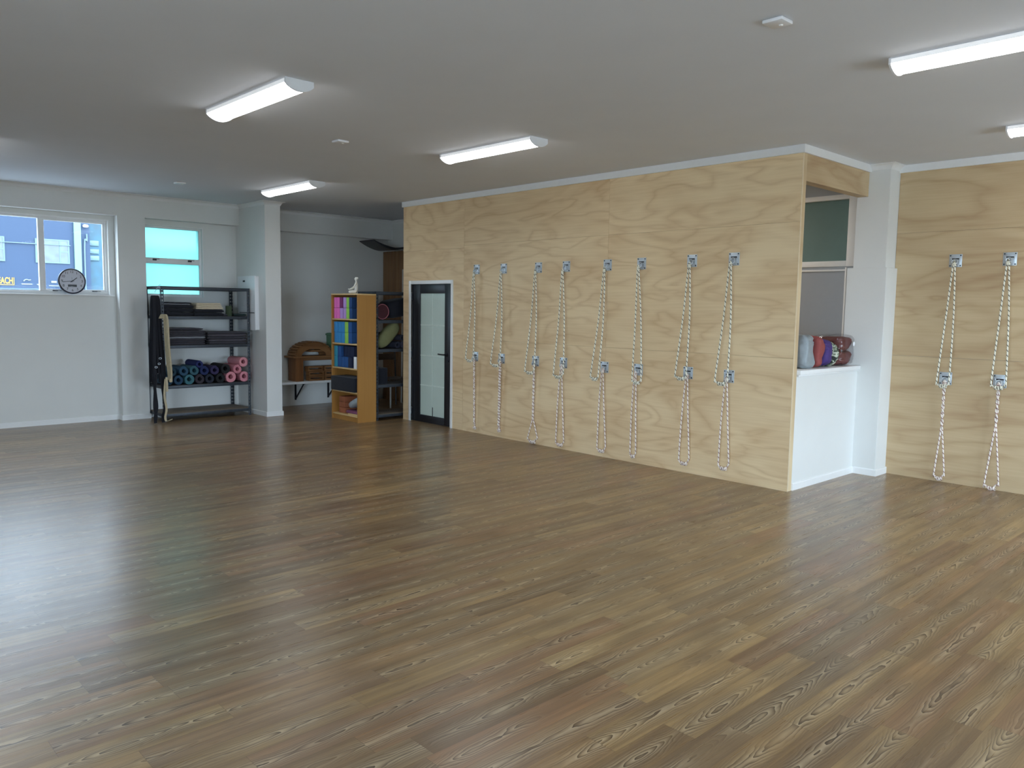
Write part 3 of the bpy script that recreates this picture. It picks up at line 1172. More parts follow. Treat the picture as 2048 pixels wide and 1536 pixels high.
# middle level: two charcoal piles
z = 1.037
for k in range(7):
    slab(M_char if k not in (3,) else M_greyc, 'folded_blanket', -2.655 + 0.01 * random.random(), -2.125 - 0.02 * random.random(), 7.59 + 0.015 * random.random(), 7.98, z, z + 0.0275,
         ('grey stripe blanket in the middle of the left charcoal pile' if k == 3 else 'charcoal folded blanket in the left pile, %s from the bottom' % ('lowest' if k == 0 else nth[k])), 'blanket', GB, 11, 0.005)
    z += 0.028
slab(M_char, 'folded_blanket', -2.63, -2.16, 7.61, 7.97, z + 0.006, z + 0.030, 'charcoal blanket with a bump, topmost of the left charcoal pile', 'blanket', GB, 21, 0.012)
z = 1.037
for k in range(5):
    slab(M_char if k not in (1, 3) else pm('dusk_cloth_%d' % k, S(74, 70, 78), 0.9), 'folded_blanket', -2.10 + 0.03 * random.random(), -1.535, 7.59 + 0.015 * random.random(), 7.98, z, z + 0.034,
         'charcoal folded blanket in the right pile, %s of five' % ('lowest', 'second lowest', 'middle', 'second highest', 'topmost')[k], 'blanket', GB, 13, 0.004)
    z += 0.035


# rolled mats
def rolled_mat(x, z, r, y0, length, col, lab, turns=3.2, ang=0.0):
    rin = r * 0.36
    n = int(turns * 26)
    th = (r - rin) / turns * 0.86
    rings = []
    for i in range(n + 1):
        q = i / n
        a = -q * turns * 2 * PI + 1.2
        rc = rin + (r - rin - th) * q + th / 2
        ca, sa = math.cos(a), math.sin(a)
        ring = []
        for yy, rr_ in ((y0, rc - th / 2), (y0, rc + th / 2), (y0 + length, rc + th / 2), (y0 + length, rc - th / 2)):
            ring.append(Vector((x + rr_ * ca + (yy - y0) * ang, yy, z + rr_ * sa)))
        rings.append(ring)
    b = MB()
    b.rings(rings)
    m = pm('mat_' + lab.split()[0], col, 0.8, bump=0.2)
    o = b.build('rolled_mat', m, angle=50)
    return tag(o, lab, 'yoga mat', 'rolled mats on the lower shelf')


zb0 = 0.489
rolls = [
    (-2.515, 0.0, 0.066, S(34, 70, 98), 'steel blue rolled mat, bottom row left beside the straps'),
    (-2.372, 0.0, 0.072, S(58, 108, 118), 'teal rolled mat, largest teal one in the bottom row'),
    (-2.228, 0.0, 0.068, S(48, 42, 52), 'maroon black rolled mat in the bottom row beside large teal one'),
    (-2.085, 0.0, 0.067, S(26, 32, 48), 'dark navy rolled mat, bottom row centre'),
    (-1.935, 0.0, 0.068, S(22, 24, 28), 'black rolled mat in the bottom row beside the pink mats'),
    (-1.785, 0.0, 0.080, S(214, 138, 148), 'pink rolled mat, bottom row left one of the pink mats'),
    (-1.580, 0.0, 0.076, S(210, 134, 146), 'pink rolled mat, bottom row at the shelf end'),
    (-2.655, 0.0, 0.066, S(30, 70, 92), 'deep blue rolled mat, bottom row behind the straps'),
    (-2.445, 0.122, 0.066, S(40, 78, 104), 'blue rolled mat resting on the steel blue and teal ones'),
    (-2.298, 0.122, 0.067, S(50, 92, 104), 'teal rolled mat, upper row over the large teal one'),
    (-2.155, 0.117, 0.066, S(28, 42, 90), 'royal blue rolled mat in the upper row'),
    (-2.010, 0.117, 0.066, S(50, 42, 82), 'violet rolled mat in the upper row'),
    (-1.862, 0.128, 0.072, S(20, 20, 24), 'black rolled mat in the upper row touching the pink ones'),
    (-1.680, 0.118, 0.066, S(206, 128, 140), 'pink rolled mat nestled in the middle of the pink mats'),
    (-1.588, 0.215, 0.072, S(216, 144, 152), 'pink rolled mat, topmost of the pink mats'),
    (-2.60, 0.118, 0.064, S(30, 66, 84), 'dark teal rolled mat, upper row half hidden by the straps'),
    (-2.225, 0.222, 0.052, S(28, 38, 94), 'cobalt rolled mat lying on top of the blue pile'),
]
for x, dz, r, c, lab in rolls:
    rolled_mat(x, zb0 + r + dz, r, 7.58 + 0.02 * random.random(), 0.40, c, lab, 3.6 if r > 0.07 else 3.0)

# straps hanging at the left end of the big shelf


def ribbon(b, pts, width, th, wdir):
    rings = []
    w = Vector(wdir).normalized()
    P = [Vector(p) for p in pts]
    for i, p in enumerate(P):
        d = (P[min(i + 1, len(P) - 1)] - P[max(i - 1, 0)]).normalized()
        n = d.cross(w).normalized()
        rings.append([p - w * width / 2 - n * th / 2, p + w * width / 2 - n * th / 2, p + w * width / 2 + n * th / 2, p - w * width / 2 + n * th / 2])
    b.rings(rings)


sb = thing('strap_bundle', 'bundle of black yoga straps hanging at the left end of shelf', 'straps', (-2.83, 7.50, 0.005))
b = MB()
rs = random.Random(4)
for k in range(15):
    x0 = -2.862 + 0.078 * (k / 14.0)
    xb = -2.90 + 0.155 * (k / 14.0)
    y = 7.545 - 0.06 * (k % 4) / 3.0
    zb_ = 0.50 + 0.22 * rs.random()
    pts = [(x0 * 0.5 - 2.826 * 0.5, y + 0.01, 1.70), (x0, y, 1.64), (x0 * 0.6 + xb * 0.4, y, 1.25), (xb, y - 0.01, 0.85), (xb + 0.008, y - 0.01, zb_)]
    ribbon(b, strand(pts, 10), 0.038, 0.004, (0.9, 0.45 * math.sin(k * 1.9), 0))
b.build('webbing', M_strapb, sb)
for k, (xs_, wob) in enumerate(((-2.885, 0.018), (-2.79, 0.022), (-2.865, -0.014))):
    b = MB()
    pts = [(xs_, 7.49 - 0.01 * k, 0.66), (xs_ + wob, 7.49 - 0.01 * k, 0.42), (xs_ + wob * 1.8, 7.485 - 0.01 * k, 0.22), (xs_ + wob * 0.4, 7.48 - 0.01 * k, 0.10), (xs_ - 0.015 + wob, 7.465 - 0.01 * k, 0.012)]
    ribbon(b, strand(pts, 14), 0.038, 0.004, (1, 0.3 * (k - 1), 0))
    b.build('strap_tail', M_strapb, sb)
for (x, z) in ((-2.80, 0.87), (-2.815, 0.80), (-2.855, 0.755)):
    b = MB()
    pts = [(x + 0.017 * math.cos(a * PI / 5), 7.465, z + 0.011 * math.sin(a * PI / 5)) for a in range(10)]
    b.tube(pts, 0.0025, 6, closed=True)
    b.build('buckle', M_chrome, sb)
b = MB()
b.tube(strand([(-2.722, 7.60, 1.80), (-2.722, 7.60, 1.842), (-2.742, 7.595, 1.838), (-2.79, 7.565, 1.78), (-2.826, 7.535, 1.74), (-2.826, 7.53, 1.695), (-2.81, 7.535, 1.70)], 40), 0.0035, 8)
b.build('hook', M_chrome, sb)
cb = thing('strap_bundle', 'cream yoga straps knotted beside the black strap bundle', 'straps', (-2.73, 7.46, 0.03))
b = MB()
for k in range(4):
    y = 7.43 - 0.012 * k
    o = 0.010 * k
    pts = [(-2.80 + o, y + 0.015, 1.40), (-2.775 + o, y, 1.455), (-2.748 + o, y, 1.38), (-2.735 + o, y, 1.0), (-2.715 + o, y, 0.72), (-2.705 + o * 0.6, y, 0.58)]
    ribbon(b, strand(pts, 12), 0.030, 0.004, (0.9, 0.4, 0))
b.build('webbing', M_strapc, cb)
b = MB()
b.superell((-2.695, 7.40, 0.575), 0.022, 0.02, 0.026, 0.8, wob=0.2)
b.build('knot', M_strapc, cb)
for k, (pts) in enumerate(([(-2.745, 7.41, 0.62), (-2.742, 7.405, 0.52), (-2.745, 7.40, 0.43)], [(-2.755, 7.415, 0.60), (-2.775, 7.415, 0.38), (-2.755, 7.41, 0.20), (-2.775, 7.405, 0.09), (-2.765, 7.385, 0.035), (-2.70, 7.37, 0.06)])):
    b = MB()
    ribbon(b, strand(pts, 14), 0.03, 0.004, (1, 0.2, 0))
    b.build('strap_tail', M_strapc, cb)

# ------------------------------------------------------------------ electrical box on the column
t = thing('electrical_box', 'white metal electrical box on the side of the white column', 'electrical box', (-1.44, 7.70, 1.24))
b = MB()
b.box(-1.462, 7.45, 1.24, -1.404, 7.985, 2.005, 0.003)
b.build('case', M_white, t)
b = MB()
b.box(-1.478, 7.43, 1.235, -1.4635, 7.99, 2.01, 0.003)
b.build('box_door', M_white, t)
b = MB()
b.box(-1.480, 7.74, 1.925, -1.4785, 7.81, 1.95)
b.build('label_window', M_black, t)
b = MB()
b.box(-1.482, 7.45, 1.478, -1.4785, 7.93, 1.488)
b.build('latch_strip', M_bolt, t)

# ------------------------------------------------------------------ wall clock standing on the sill
ct = thing('clock', 'round black rimmed clock standing on the sill of wide window', 'clock', (-3.65, 8.150, 1.7005))
CY, CZ = 8.145, 1.868
Mc = Matrix.Translation((-3.65, CY, CZ)) @ Matrix.Rotation(math.radians(-4), 4, 'X') @ Matrix.Rotation(PI / 2, 4, 'X')
R0 = 0.165
b = MB()
b.lathe([(0.0, -0.03), (R0 - 0.01, -0.03), (R0, -0.02), (R0, 0.012), (R0 - 0.005, 0.018), (R0 - 0.014, 0.016), (R0 - 0.017, 0.006), (0.0, 0.006)], Mc, 64)
b.build('clock_case', pm('clock_rim', S(22, 26, 46), 0.35), ct)
b = MB()
b.lathe([(0.0, 0.0065), (R0 - 0.0175, 0.0065), (R0 - 0.0175, 0.0085), (0.0, 0.0085)], Mc, 64)
b.build('clock_face', pm('clock_face_paper', S(206, 208, 218), 0.5, var=0.01), ct)
b = MB()
for k in range(1, 13):
    a = PI / 2 - k * PI / 6
    b.text(str(k), 0.044, Mc @ Matrix.Translation((0.119 * math.cos(a), 0.119 * math.sin(a), 0.0092)), 0.0006)
b.build('numerals', M_black, ct, smooth=False)


def hand(ang, ln, w, dz, nm):
    b = MB()
    Mh = Mc @ Matrix.Rotation(-ang, 4, 'Z')
    b.box(-w / 2, -0.025, dz, w / 2, ln, dz + 0.001, M=Mh)
    b.build(nm, M_black, ct)


hand(math.radians(52), 0.075, 0.008, 0.0105, 'hour_hand')
hand(math.radians(264), 0.115, 0.006, 0.012, 'minute_hand')
hand(math.radians(-3), 0.05, 0.002, 0.0135, 'second_hand')
b = MB()
b.box(-0.052, -0.075, 0.0088, 0.052, -0.045, 0.010, 0.0004, M=Mc)
b.build('display', pm('lcd_grey', S(70, 74, 80), 0.3), ct)
b = MB()
b.lathe([(0, 0.008), (0.007, 0.008), (0.007, 0.015), (0, 0.015)], Mc, 16)
b.build('spindle', M_black, ct)

# ------------------------------------------------------------------ bookcase with foam blocks
BX0, BX1, BY0, BY1, BH = -0.735, -0.437, 5.915, 6.60, 1.772
t = thing('bookcase', 'tall narrow beech bookcase filled with coloured foam blocks', 'bookcase', ((BX0 + BX1) / 2, (BY0 + BY1) / 2, 0))
for y in (BY0, BY1 - 0.018):
    b = MB()
    b.box(BX0, y, 0, BX1, y + 0.018, BH - 0.0185, 0.0008)
    b.build('side_panel', M_beech, t, smooth=False)
b = MB()
b.box(BX0, BY0, BH - 0.018, BX1, BY1, BH, 0.001)
b.build('top_panel', M_beechedge, t)
b = MB()
b.box(BX1 - 0.008, BY0 + 0.0185, 0.0, BX1 - 0.002, BY1 - 0.0185, BH - 0.019)
b.build('back_panel', M_beech, t, smooth=False)
SHZ = [0.088, 0.415, 0.742, 1.083, 1.424]
for z in SHZ:
    b = MB()
    b.box(BX0 + 0.006, BY0 + 0.0185, z - 0.018, BX1 - 0.009, BY1 - 0.0185, z, 0.001)
    b.build('shelf_board', M_beechedge, t)
b = MB()
b.box(BX0 + 0.02, BY0 + 0.0185, 0, BX0 + 0.036, BY1 - 0.0185, 0.0695)
b.build('plinth', M_beech, t)
CP = {'pink': S(232, 112, 190), 'magenta': S(122, 44, 104), 'lilac': S(186, 150, 216), 'green': S(150, 206, 84), 'navy': S(24, 66, 118), 'sky': S(52, 136, 196), 'teal': S(46, 142, 168), 'blue': S(30, 80, 140), 'ink': S(22, 34, 66), 'orange': S(160, 94, 62)}
FOAM = {k: pm('foam_' + k, v, 0.75, var=0.04) for k, v in CP.items()}


def block(x0, y1, z0, colr, lab, w=0.0735, h=0.148, dd=0.215):
    b = MB()
    b.box(x0, y1 - w, z0, x0 + dd, y1, z0 + h, 0.005)
    return tag(b.build('foam_block', FOAM[colr]), lab, 'foam block', 'foam blocks in the bookcase')


cols1 = [('pink', 'pink'), ('pink', 'pink'), ('magenta', 'lilac'), ('lilac', 'lilac'), ('green', 'green'), ('navy', 'navy')]
names1 = {0: 'outer left pink foam block', 1: 'inner pink foam block', 2: '', 3: 'lilac foam block beside the green', 4: 'green foam block', 5: 'navy foam block beside the side panel'}
for i, (top, bot) in enumerate(cols1):
    y1 = BY1 - 0.022 - i * 0.0755 - (0.02 if i > 2 else 0)
    for lev, c in ((1, top), (0, bot)):
        nm = names1[i] or ('magenta foam block beside the pink' if lev else 'lilac foam block next to the pink')
        block(BX0 + 0.03 + 0.006 * random.random(), y1, SHZ[4] + 0.0008 + lev * 0.149, c, '%s, %s layer on the top shelf' % (nm, 'upper' if lev else 'lower'))
cols2 = [('sky', 'outer left sky blue foam block'), ('sky', 'second sky blue foam block'), ('sky', 'third sky blue foam block beside green'), ('green', 'green foam block'), ('blue', 'deep blue foam block'), ]
for i, (c, nm) in enumerate(cols2):
    y1 = BY1 - 0.022 - i * 0.0925
    for lev in (1, 0):
        block(BX0 + 0.03 + 0.006 * random.random(), y1, SHZ[3] + 0.0008 + lev * 0.149, c, '%s, %s layer on the second shelf' % (nm, 'upper' if lev else 'lower'), w=0.090)
cols3 = [('teal', 'teal foam block at the left'), ('blue', 'blue foam block beside the teal'), ('blue', 'blue foam block in the middle'), ('ink', 'inky foam block'), ('ink', 'inky foam block at the right')]
for i, (c, nm) in enumerate(cols3):
    y1 = BY1 - 0.022 - i * 0.0925
    for lev in (1, 0):
        cc = c if lev == 0 or i < 2 else 'ink'
        if i == 3 and lev == 0:
            cc = 'blue'
        x0 = BX0 + 0.03 + (0.04 if (i > 1 and lev) else 0)
        block(x0, y1, SHZ[2] + 0.0008 + lev * 0.149, cc, '%s, %s layer on the third shelf' % (nm, 'upper' if lev else 'lower'), w=0.090, dd=0.215 if x0 < BX0 + 0.05 else 0.18)
b = MB()
b.box(BX0 + 0.008, BY0 + 0.05, SHZ[2] + 0.001, BX0 + 0.028, BY0 + 0.115, SHZ[2] + 0.165, 0.002)
tag(b.build('white_card_box', M_white), 'small upright white box at the right of the third shelf', 'box')
b = MB()
b.box(BX0 - 0.03, BY1 - 0.02 - 0.62, SHZ[1] + 0.001, BX0 + 0.24, BY1 - 0.025, SHZ[1] + 0.20, 0.012)
tag(b.build('storage_bag', M_navy), 'wide navy cloth bag filling the fourth shelf', 'bag')
for k in range(3):
    b = MB()
    b.box(BX0 + 0.06, BY1 - 0.10 - 0.15, SHZ[0] + 0.001 + k * 0.078, BX0 + 0.26, BY1 - 0.10, SHZ[0] + 0.0765 + k * 0.078, 0.006)
    tag(b.build('foam_block', FOAM['orange']), 'orange foam block on the lowest shelf, %s of its stack' % ('bottom', 'middle', 'top')[k], 'foam block', 'orange foam blocks')
b = MB()
b.superell((BX0 + 0.12, BY0 + 0.21, SHZ[0] + 0.165), 0.085, 0.155, 0.052, 0.7, M=Matrix.Rotation(math.radians(-24), 4, 'X'), wob=0.10, seed=3)
tag(b.build('cushion', pm('pale_grey_plastic', S(160, 168, 172), 0.4)), 'crumpled pale grey cushion on the lowest bookcase shelf', 'cushion')
b = MB()
b.superell((BX0 + 0.13, BY0 + 0.24, SHZ[0] + 0.030), 0.09, 0.19, 0.028, 0.6, wob=0.05, seed=8)
tag(b.build('eye_pillow', pm('plum_cloth', S(126, 70, 100), 0.8)), 'flat plum coloured pillow under the pale grey cushion', 'pillow')
b = MB()
b.box(BX0 + 0.012, BY0 + 0.03, SHZ[0] + 0.001, BX0 + 0.034, BY0 + 0.28, SHZ[0] + 0.022, 0.003)
tag(b.build('timber_strip', M_beechedge), 'pale timber strip at the front of the lowest bookcase shelf', 'strip')

# statue of a meditating figure


def statue():
    st = thing('meditation_statue', 'small white statue of a cross-legged meditating woman on the bookcase', 'statue', (-0.62, 6.12, BH + 0.0005))
    st.rotation_euler.z = math.radians(140)
    V, R_, E = [], [], []

    def v(p, r, par=None):
        V.append(p)
        R_.append(r)
        if par is not None:
            E.append((par, len(V) - 1))
        return len(V) - 1
    pel = v((0, 0, 0.036), (0.030, 0.034))
    ab = v((0.002, 0, 0.080), (0.021, 0.026), pel)
    ch = v((0.004, 0, 0.128), (0.025, 0.034), ab)
    nb = v((0.004, 0, 0.160), (0.012, 0.013), ch)
    nk = v((0.007, 0, 0.178), (0.0095, 0.0095), nb)
    hd = v((0.012, 0, 0.200), (0.020, 0.017), nk)
    v((0.011, 0, 0.219), (0.017, 0.015), hd)
    for s in (-1, 1):
        sh = v((0.002, s * 0.040, 0.148), (0.013, 0.013), ch)
        el = v((0.026, s * 0.066, 0.092), (0.010, 0.010), sh)
        wr = v((0.082, s * 0.074, 0.058), (0.0075, 0.0075), el)
        v((0.106, s * 0.074, 0.062), (0.008, 0.010), wr)
        hp = v((0.012, s * 0.028, 0.028), (0.024, 0.024), pel)
        kn = v((0.092, s * 0.078, 0.024), (0.021, 0.021), hp)
        sn = v((0.078, s * 0.008, 0.020), (0.014, 0.016), kn)
        v((0.060, -s * 0.030, 0.020), (0.009, 0.012), sn)
    me = bpy.data.meshes.new('statue_body')
    me.from_pydata(V, E, [])
    o = bpy.data.objects.new('body', me)
    COL.objects.link(o)
    me.materials.append(M_bisque)
    o.parent = st
    sk = o.modifiers.new('skin', 'SKIN')
    sl = me.skin_vertices[0].data
    for i, r in enumerate(R_):
        sl[i].radius = r
        sl[i].use_root = (i == 0)
    sk.use_smooth_shade = True
    su = o.modifiers.new('sub', 'SUBSURF')
    su.levels = su.render_levels = 2
    b = MB()
    org = wloc(st)
    b.superell(org + Vector((-0.014, 0, 0.214)), 0.013, 0.012, 0.012, 0.9)
    b.superell(org + Vector((0.004, 0, 0.207)), 0.019, 0.0175, 0.022, 0.95)
    b.build('hair', M_bisque, st)
    b = MB()
    b.superell(org + Vector((0.034, 0, 0.199)), 0.004, 0.003, 0.005, 1)
    b.build('nose', M_bisque, st)
    return st


statue()

# ------------------------------------------------------------------ things on the second steel shelf
b = MB()
Mx = Matrix.Translation((-0.27, 6.0, 1.415 + 0.115)) @ Matrix.Rotation(-PI / 2, 4, 'X')
b.lathe([(0.0, 0.0), (0.085, 0.0), (0.108, 0.012), (0.113, 0.03), (0.113, 0.32), (0.10, 0.34), (0, 0.345)], Mx, 36)
bo = b.build('bolster', pm('burgundy_cloth', S(66, 24, 32), 0.85, bump=0.2))
tag(bo, 'round burgundy bolster lying on the upper level beside the bookcase', 'bolster')
b = MB()
b.tube([Mx @ Vector((0.103 * math.cos(a * PI / 20), 0.103 * math.sin(a * PI / 20), 0.006)) for a in range(40)], 0.006, 8, closed=True)
pb = b.build('piping', pm('rose_piping', S(160, 96, 104), 0.8), bo)
b = MB()
b.superell((0.045, 6.17, 1.41 + 0.172), 0.185, 0.16, 0.132, 0.42, M=Matrix.Rotation(math.radians(-10), 4, 'Y'), wob=0.05, seed=2)
tag(b.build('bolster', M_navy), 'big navy cushion on the upper level against the plywood end', 'cushion')
b = MB()
b.superell((-0.14, 6.07, 1.012 + 0.19), 0.235, 0.08, 0.10, 0.75, M=Matrix.Rotation(math.radians(-44), 4, 'Y'), wob=0.04, seed=5)
tag(b.build('bolster', pm('olive_cloth', S(116, 116, 78), 0.85, bump=0.2)), 'olive green bolster leaning diagonally on the middle level', 'bolster')
b = MB()
b.superell((-0.235, 6.30, 1.006 + 0.12), 0.155, 0.075, 0.113, 0.4, wob=0.05, seed=6)
tag(b.build('cushion', M_navy), 'dark cushion behind the olive green bolster', 'cushion')


def small_roll(x, z, r, c, lab):
    o = rolled_mat(x, z, r, 5.99, 0.36, c, lab)
    o['group'] = 'rolled mats beside the olive bolster'


small_roll(-0.02, 1.006 + 0.052, 0.052, S(40, 42, 58), 'charcoal rolled mat low beside the olive bolster')
small_roll(0.09, 1.006 + 0.052, 0.052, S(84, 82, 98), 'grey violet rolled mat at the plywood end, low right')
small_roll(0.065, 1.006 + 0.152, 0.048, S(56, 56, 70), 'dusky rolled mat on top at the plywood end')
b = MB()
b.box(-0.385, 6.02, 0.507, -0.17, 6.33, 0.735, 0.012)
tag(b.build('storage_box', M_navy), 'dark navy fabric box on the level above the floor level', 'box')

# ------------------------------------------------------------------ wall bench in the alcove
t = thing('wall_bench', 'white board on black brackets along the alcove wall', 'bench', (0.1, 8.0, 0.09))
b = MB()
b.box(-1.155, 7.84, 0.375, 0.9, 8.188, 0.412, 0.003)
b.build('bench_board', M_trim, t)
for x in (-0.455, 0.134, 0.70):
    b = MB()
    b.box(x - 0.014, 8.176, 0.09, x + 0.014, 8.188, 0.3745, 0.001)
    b.box(x - 0.014, 7.89, 0.3625, x + 0.014, 8.176, 0.3745, 0.001)
    b.tube([(x, 8.176, 0.11), (x, 7.92, 0.364)], 0.011, 8)
    b.build('bracket', M_black, t)
# timber stool on it
t = thing('timber_stool', 'low brown timber stool standing on the white alcove bench', 'stool', (-0.15, 8.0, 0.4125))
b = MB()
b.box(-0.66, 7.86, 0.780, 0.36, 8.16, 0.808, 0.003)
b.build('seat', M_props, t)
for x in (-0.60, 0.20):
    b = MB()
    b.box(x, 7.885, 0.413, x + 0.125, 8.14, 0.7795, 0.002)
    b.build('leg', wood('stool_leg_timber', S(146, 98, 60), S(98, 62, 38), 'v', 0.5, amt=0.4, across=18), t)
b = MB()
b.box(-0.474, 7.90, 0.735, 0.199, 7.925, 0.779, 0.002)
b.build('rail', M_props, t)
# arched back bender
t = thing('backbend_arch', 'slatted timber arch resting on the brown stool', 'yoga arch', (-0.29, 7.98, 0.809))
AX, AZ, RA = -0.285, 0.809, 0.315
for y in (7.885, 8.10):
    poly = []
    for k in range(25):
        a = PI * k / 24
        poly.append((AX + RA * math.cos(a), AZ + 0.001 + 0.66 * RA * math.sin(a)))
    for k in range(25):
        a = PI * (24 - k) / 24
        poly.append((AX + (RA - 0.10) * math.cos(a), AZ + 0.001 + 0.50 * (RA - 0.10) * math.sin(a)))
    b = MB()
    b.prism(poly, lambda p, q, dd: (p, dd, q), y, y + 0.02)
    b.build('side_plate', M_props, t)
for k in range(15):
    a = PI * (k + 0.5) / 15
    cx, cz = AX + (RA + 0.009) * math.cos(a), AZ + 0.004 + 0.66 * (RA + 0.012) * math.sin(a)
    ta = math.atan2(0.66 * math.cos(a), -math.sin(a))
    Ms = Matrix.Translation((cx, 0, cz)) @ Matrix.Rotation(-ta, 4, 'Y')
    b = MB()
    b.box(-0.019, 7.87, -0.007, 0.019, 8.135, 0.007, 0.002, M=Ms)
    b.build('slat', M_props, t)
b = MB()
b.box(AX - 0.06, 7.892, AZ + 0.06, AX + 0.19, 8.098, AZ + 0.085, 0.002)
b.build('shelf_board', M_props, t)
b = MB()
b.box(0.085, 7.96, 0.809, 0.30, 8.15, 1.16, 0.008)
b.box(0.075, 7.95, 1.12, 0.31, 8.16, 1.15, 0.005)
tag(b.build('storage_tub', pm('green_plastic', S(84, 128, 98), 0.5)), 'green plastic tub beside the timber arch', 'tub')
# slatted timber bricks under the stool
for c, x0 in enumerate((-0.385, -0.10)):
    for k in range(3):
        y0 = 7.865 + (0.015 if k == 2 else 0)
        z0 = 0.413 + k * 0.0765
        if c == 0 and k == 2:
            x0 = -0.395
        t = thing('timber_brick', 'hollow brown timber brick under the stool, %s of the %s stack' % (('bottom', 'middle', 'top')[k], ('left', 'right')[c]), 'yoga brick', (x0 + 0.13, y0 + 0.05, z0), 'timber bricks on the alcove bench')
        b = MB()
        b.box(x0, y0, z0 + 0.048, x0 + 0.265, y0 + 0.115, z0 + 0.0755, 0.002)
        b.box(x0, y0, z0, x0 + 0.265, y0 + 0.115, z0 + 0.027, 0.002)
        b.build('board', M_props, t)
        for xe in (x0 + 0.002, x0 + 0.24):
            b = MB()
            b.box(xe, y0 + 0.004, z0 + 0.0272, xe + 0.022, y0 + 0.111, z0 + 0.0478)
            b.build('end_block', M_props, t)

# tall leaning board with curved black top, pole, chair in the alcove corner
t = thing('backbend_bench', 'tall brown board under a curved black top in the alcove corner', 'yoga bench', (1.2, 7.9, 0))
b = MB()
for k in range(6):
    y0 = 7.60 + k * 0.094
    b.box(1.205, y0, 0.0, 1.235, y0 + 0.092, 2.53, 0.003)
b.build('panel', wood('alcove_panel', S(140, 106, 74), S(96, 70, 48), 'v', 0.6, amt=0.3, across=12), t)
poly = []
for k in range(15):
    q = k / 14
    poly.append((0.66 + 0.65 * q, 2.535 + 0.13 * (abs(q - 0.62) / 0.62) ** 1.7))
poly2 = [(x, z + 0.012 + 0.03 * math.sin(PI * k / 14)) for k, (x, z) in enumerate(poly)]
b = MB()
b.prism(poly + list(reversed(poly2)), lambda p, q, dd: (p, dd, q), 7.62, 8.05)
b.build('curved_top', M_black, t)
b = MB()
b.cyl((1.12, 7.50, 0.0), (1.19, 7.56, 2.22), 0.014, 12)
tag(b.build('pole', pm('off_white_pole', S(180, 176, 166), 0.5)), 'thin pale pole leaning in the alcove corner before the brown board', 'pole')
t = thing('yoga_chair', 'small chair with dark posts in the shadows behind the steel shelf', 'chair', (0.75, 7.2, 0))
b = MB()
b.box(0.55, 7.0, 0.44, 0.95, 7.38, 0.465, 0.01)
b.build('seat', pm('grey_seat', S(110, 100, 92), 0.6), t)
for (x, y, mat, top) in ((0.57, 7.02, M_trim, 0.44), (0.92, 7.02, M_black, 0.44), (0.57, 7.35, M_black, 0.86), (0.92, 7.35, M_black, 0.86)):
    b = MB()
    b.tube([(x, y, 0.0), (x, y, 0.43 if top < 0.5 else 0.43)] if top < 0.5 else [(x, y + 0.02, 0.0), (x, y + 0.035, 0.45), (x, y + 0.06, top)], 0.013, 10)
    b.build('leg', mat, t)
b = MB()
b.box(0.575, 7.395, 0.74, 0.915, 7.415, 0.84, 0.004)
b.build('backrest', pm('chair_back', S(84, 66, 52), 0.6), t)

# ------------------------------------------------------------------ cushions on the half-wall sill
zs_ = 1.0925
b = MB()
b.superell((0.385, 0.19, zs_ + 0.158), 0.110, 0.16, 0.156, 0.45, wob=0.16, nu=72, nv=44, seed=1)
o = b.build('cushion', pm('silver_grey_cloth', S(142, 150, 154), 0.35, bump=0.4, bscale=30))
tag(o, 'silver grey plastic wrapped cushion beside the plywood post on the sill', 'cushion', 'cushions on the sill')
b = MB()
b.superell((0.575, 0.18, zs_ + 0.155), 0.070, 0.165, 0.153, 0.45, wob=0.14, nu=72, nv=44, seed=2)
tag(b.build('cushion', pm('coral_quilt', S(142, 66, 62), 0.7, bump=0.5, bscale=25)), 'coral red quilted cushion next to the silver grey one on the sill', 'cushion', 'cushions on the sill')
b = MB()
b.superell((0.752, 0.18, zs_ + 0.135), 0.095, 0.165, 0.133, 0.6, wob=0.16, nu=72, nv=44, seed=3)
tag(b.build('cushion', pm('purple_cloth', S(66, 44, 110), 0.7)), 'purple cushion on the half wall sill', 'cushion', 'cushions on the sill')


def camo():
    t = NT('leaf_print_cloth')
    co = t.n('ShaderNodeTexCoord').outputs['Object']
    f = t.noise(co, 26.0, 2, 0.5, 1.0)
    t.l(t.ramp(f, [(0.42, S(40, 46, 40)), (0.5, S(120, 130, 106)), (0.58, S(206, 208, 190))]), t.b.inputs['Base Color'])
    t.b.inputs['Roughness'].default_value = 0.8
    return t.m


b = MB()
b.superell((0.910, 0.18, zs_ + 0.125), 0.054, 0.155, 0.123, 0.6, wob=0.16, nu=72, nv=44, seed=4)
tag(b.build('cushion', camo()), 'leaf patterned green and white cushion beside the purple one', 'cushion', 'cushions on the sill')
ct2 = thing('cushion', 'dark red cushion in a clear bag at the column end of sill', 'cushion', (1.14, 0.18, zs_), 'cushions on the sill')
b = MB()
b.superell((1.148, 0.18, zs_ + 0.077), 0.155, 0.155, 0.072, 0.5, wob=0.14, nu=72, nv=44, seed=5)
b.superell((1.148, 0.18, zs_ + 0.212), 0.150, 0.150, 0.072, 0.5, wob=0.14, nu=72, nv=44, seed=6)
b.build('cushion_pad', pm('brick_cloth', S(98, 44, 40), 0.7, bump=0.4, bscale=30), ct2)
b = MB()
b.superell((1.147, 0.18, zs_ + 0.150), 0.172, 0.172, 0.149, 0.35, wob=0.14, nu=72, nv=44, seed=7)
b.build('clear_bag', M_bag, ct2)
b = MB()
b.lathe([(0, 0), (0.022, 0.0), (0.022, 0.002), (0, 0.002)], Matrix.Translation((1.235, 0.006, zs_ + 0.215)) @ Matrix.Rotation(PI / 2, 4, 'X'), 20)
b.build('sticker', M_white, ct2)

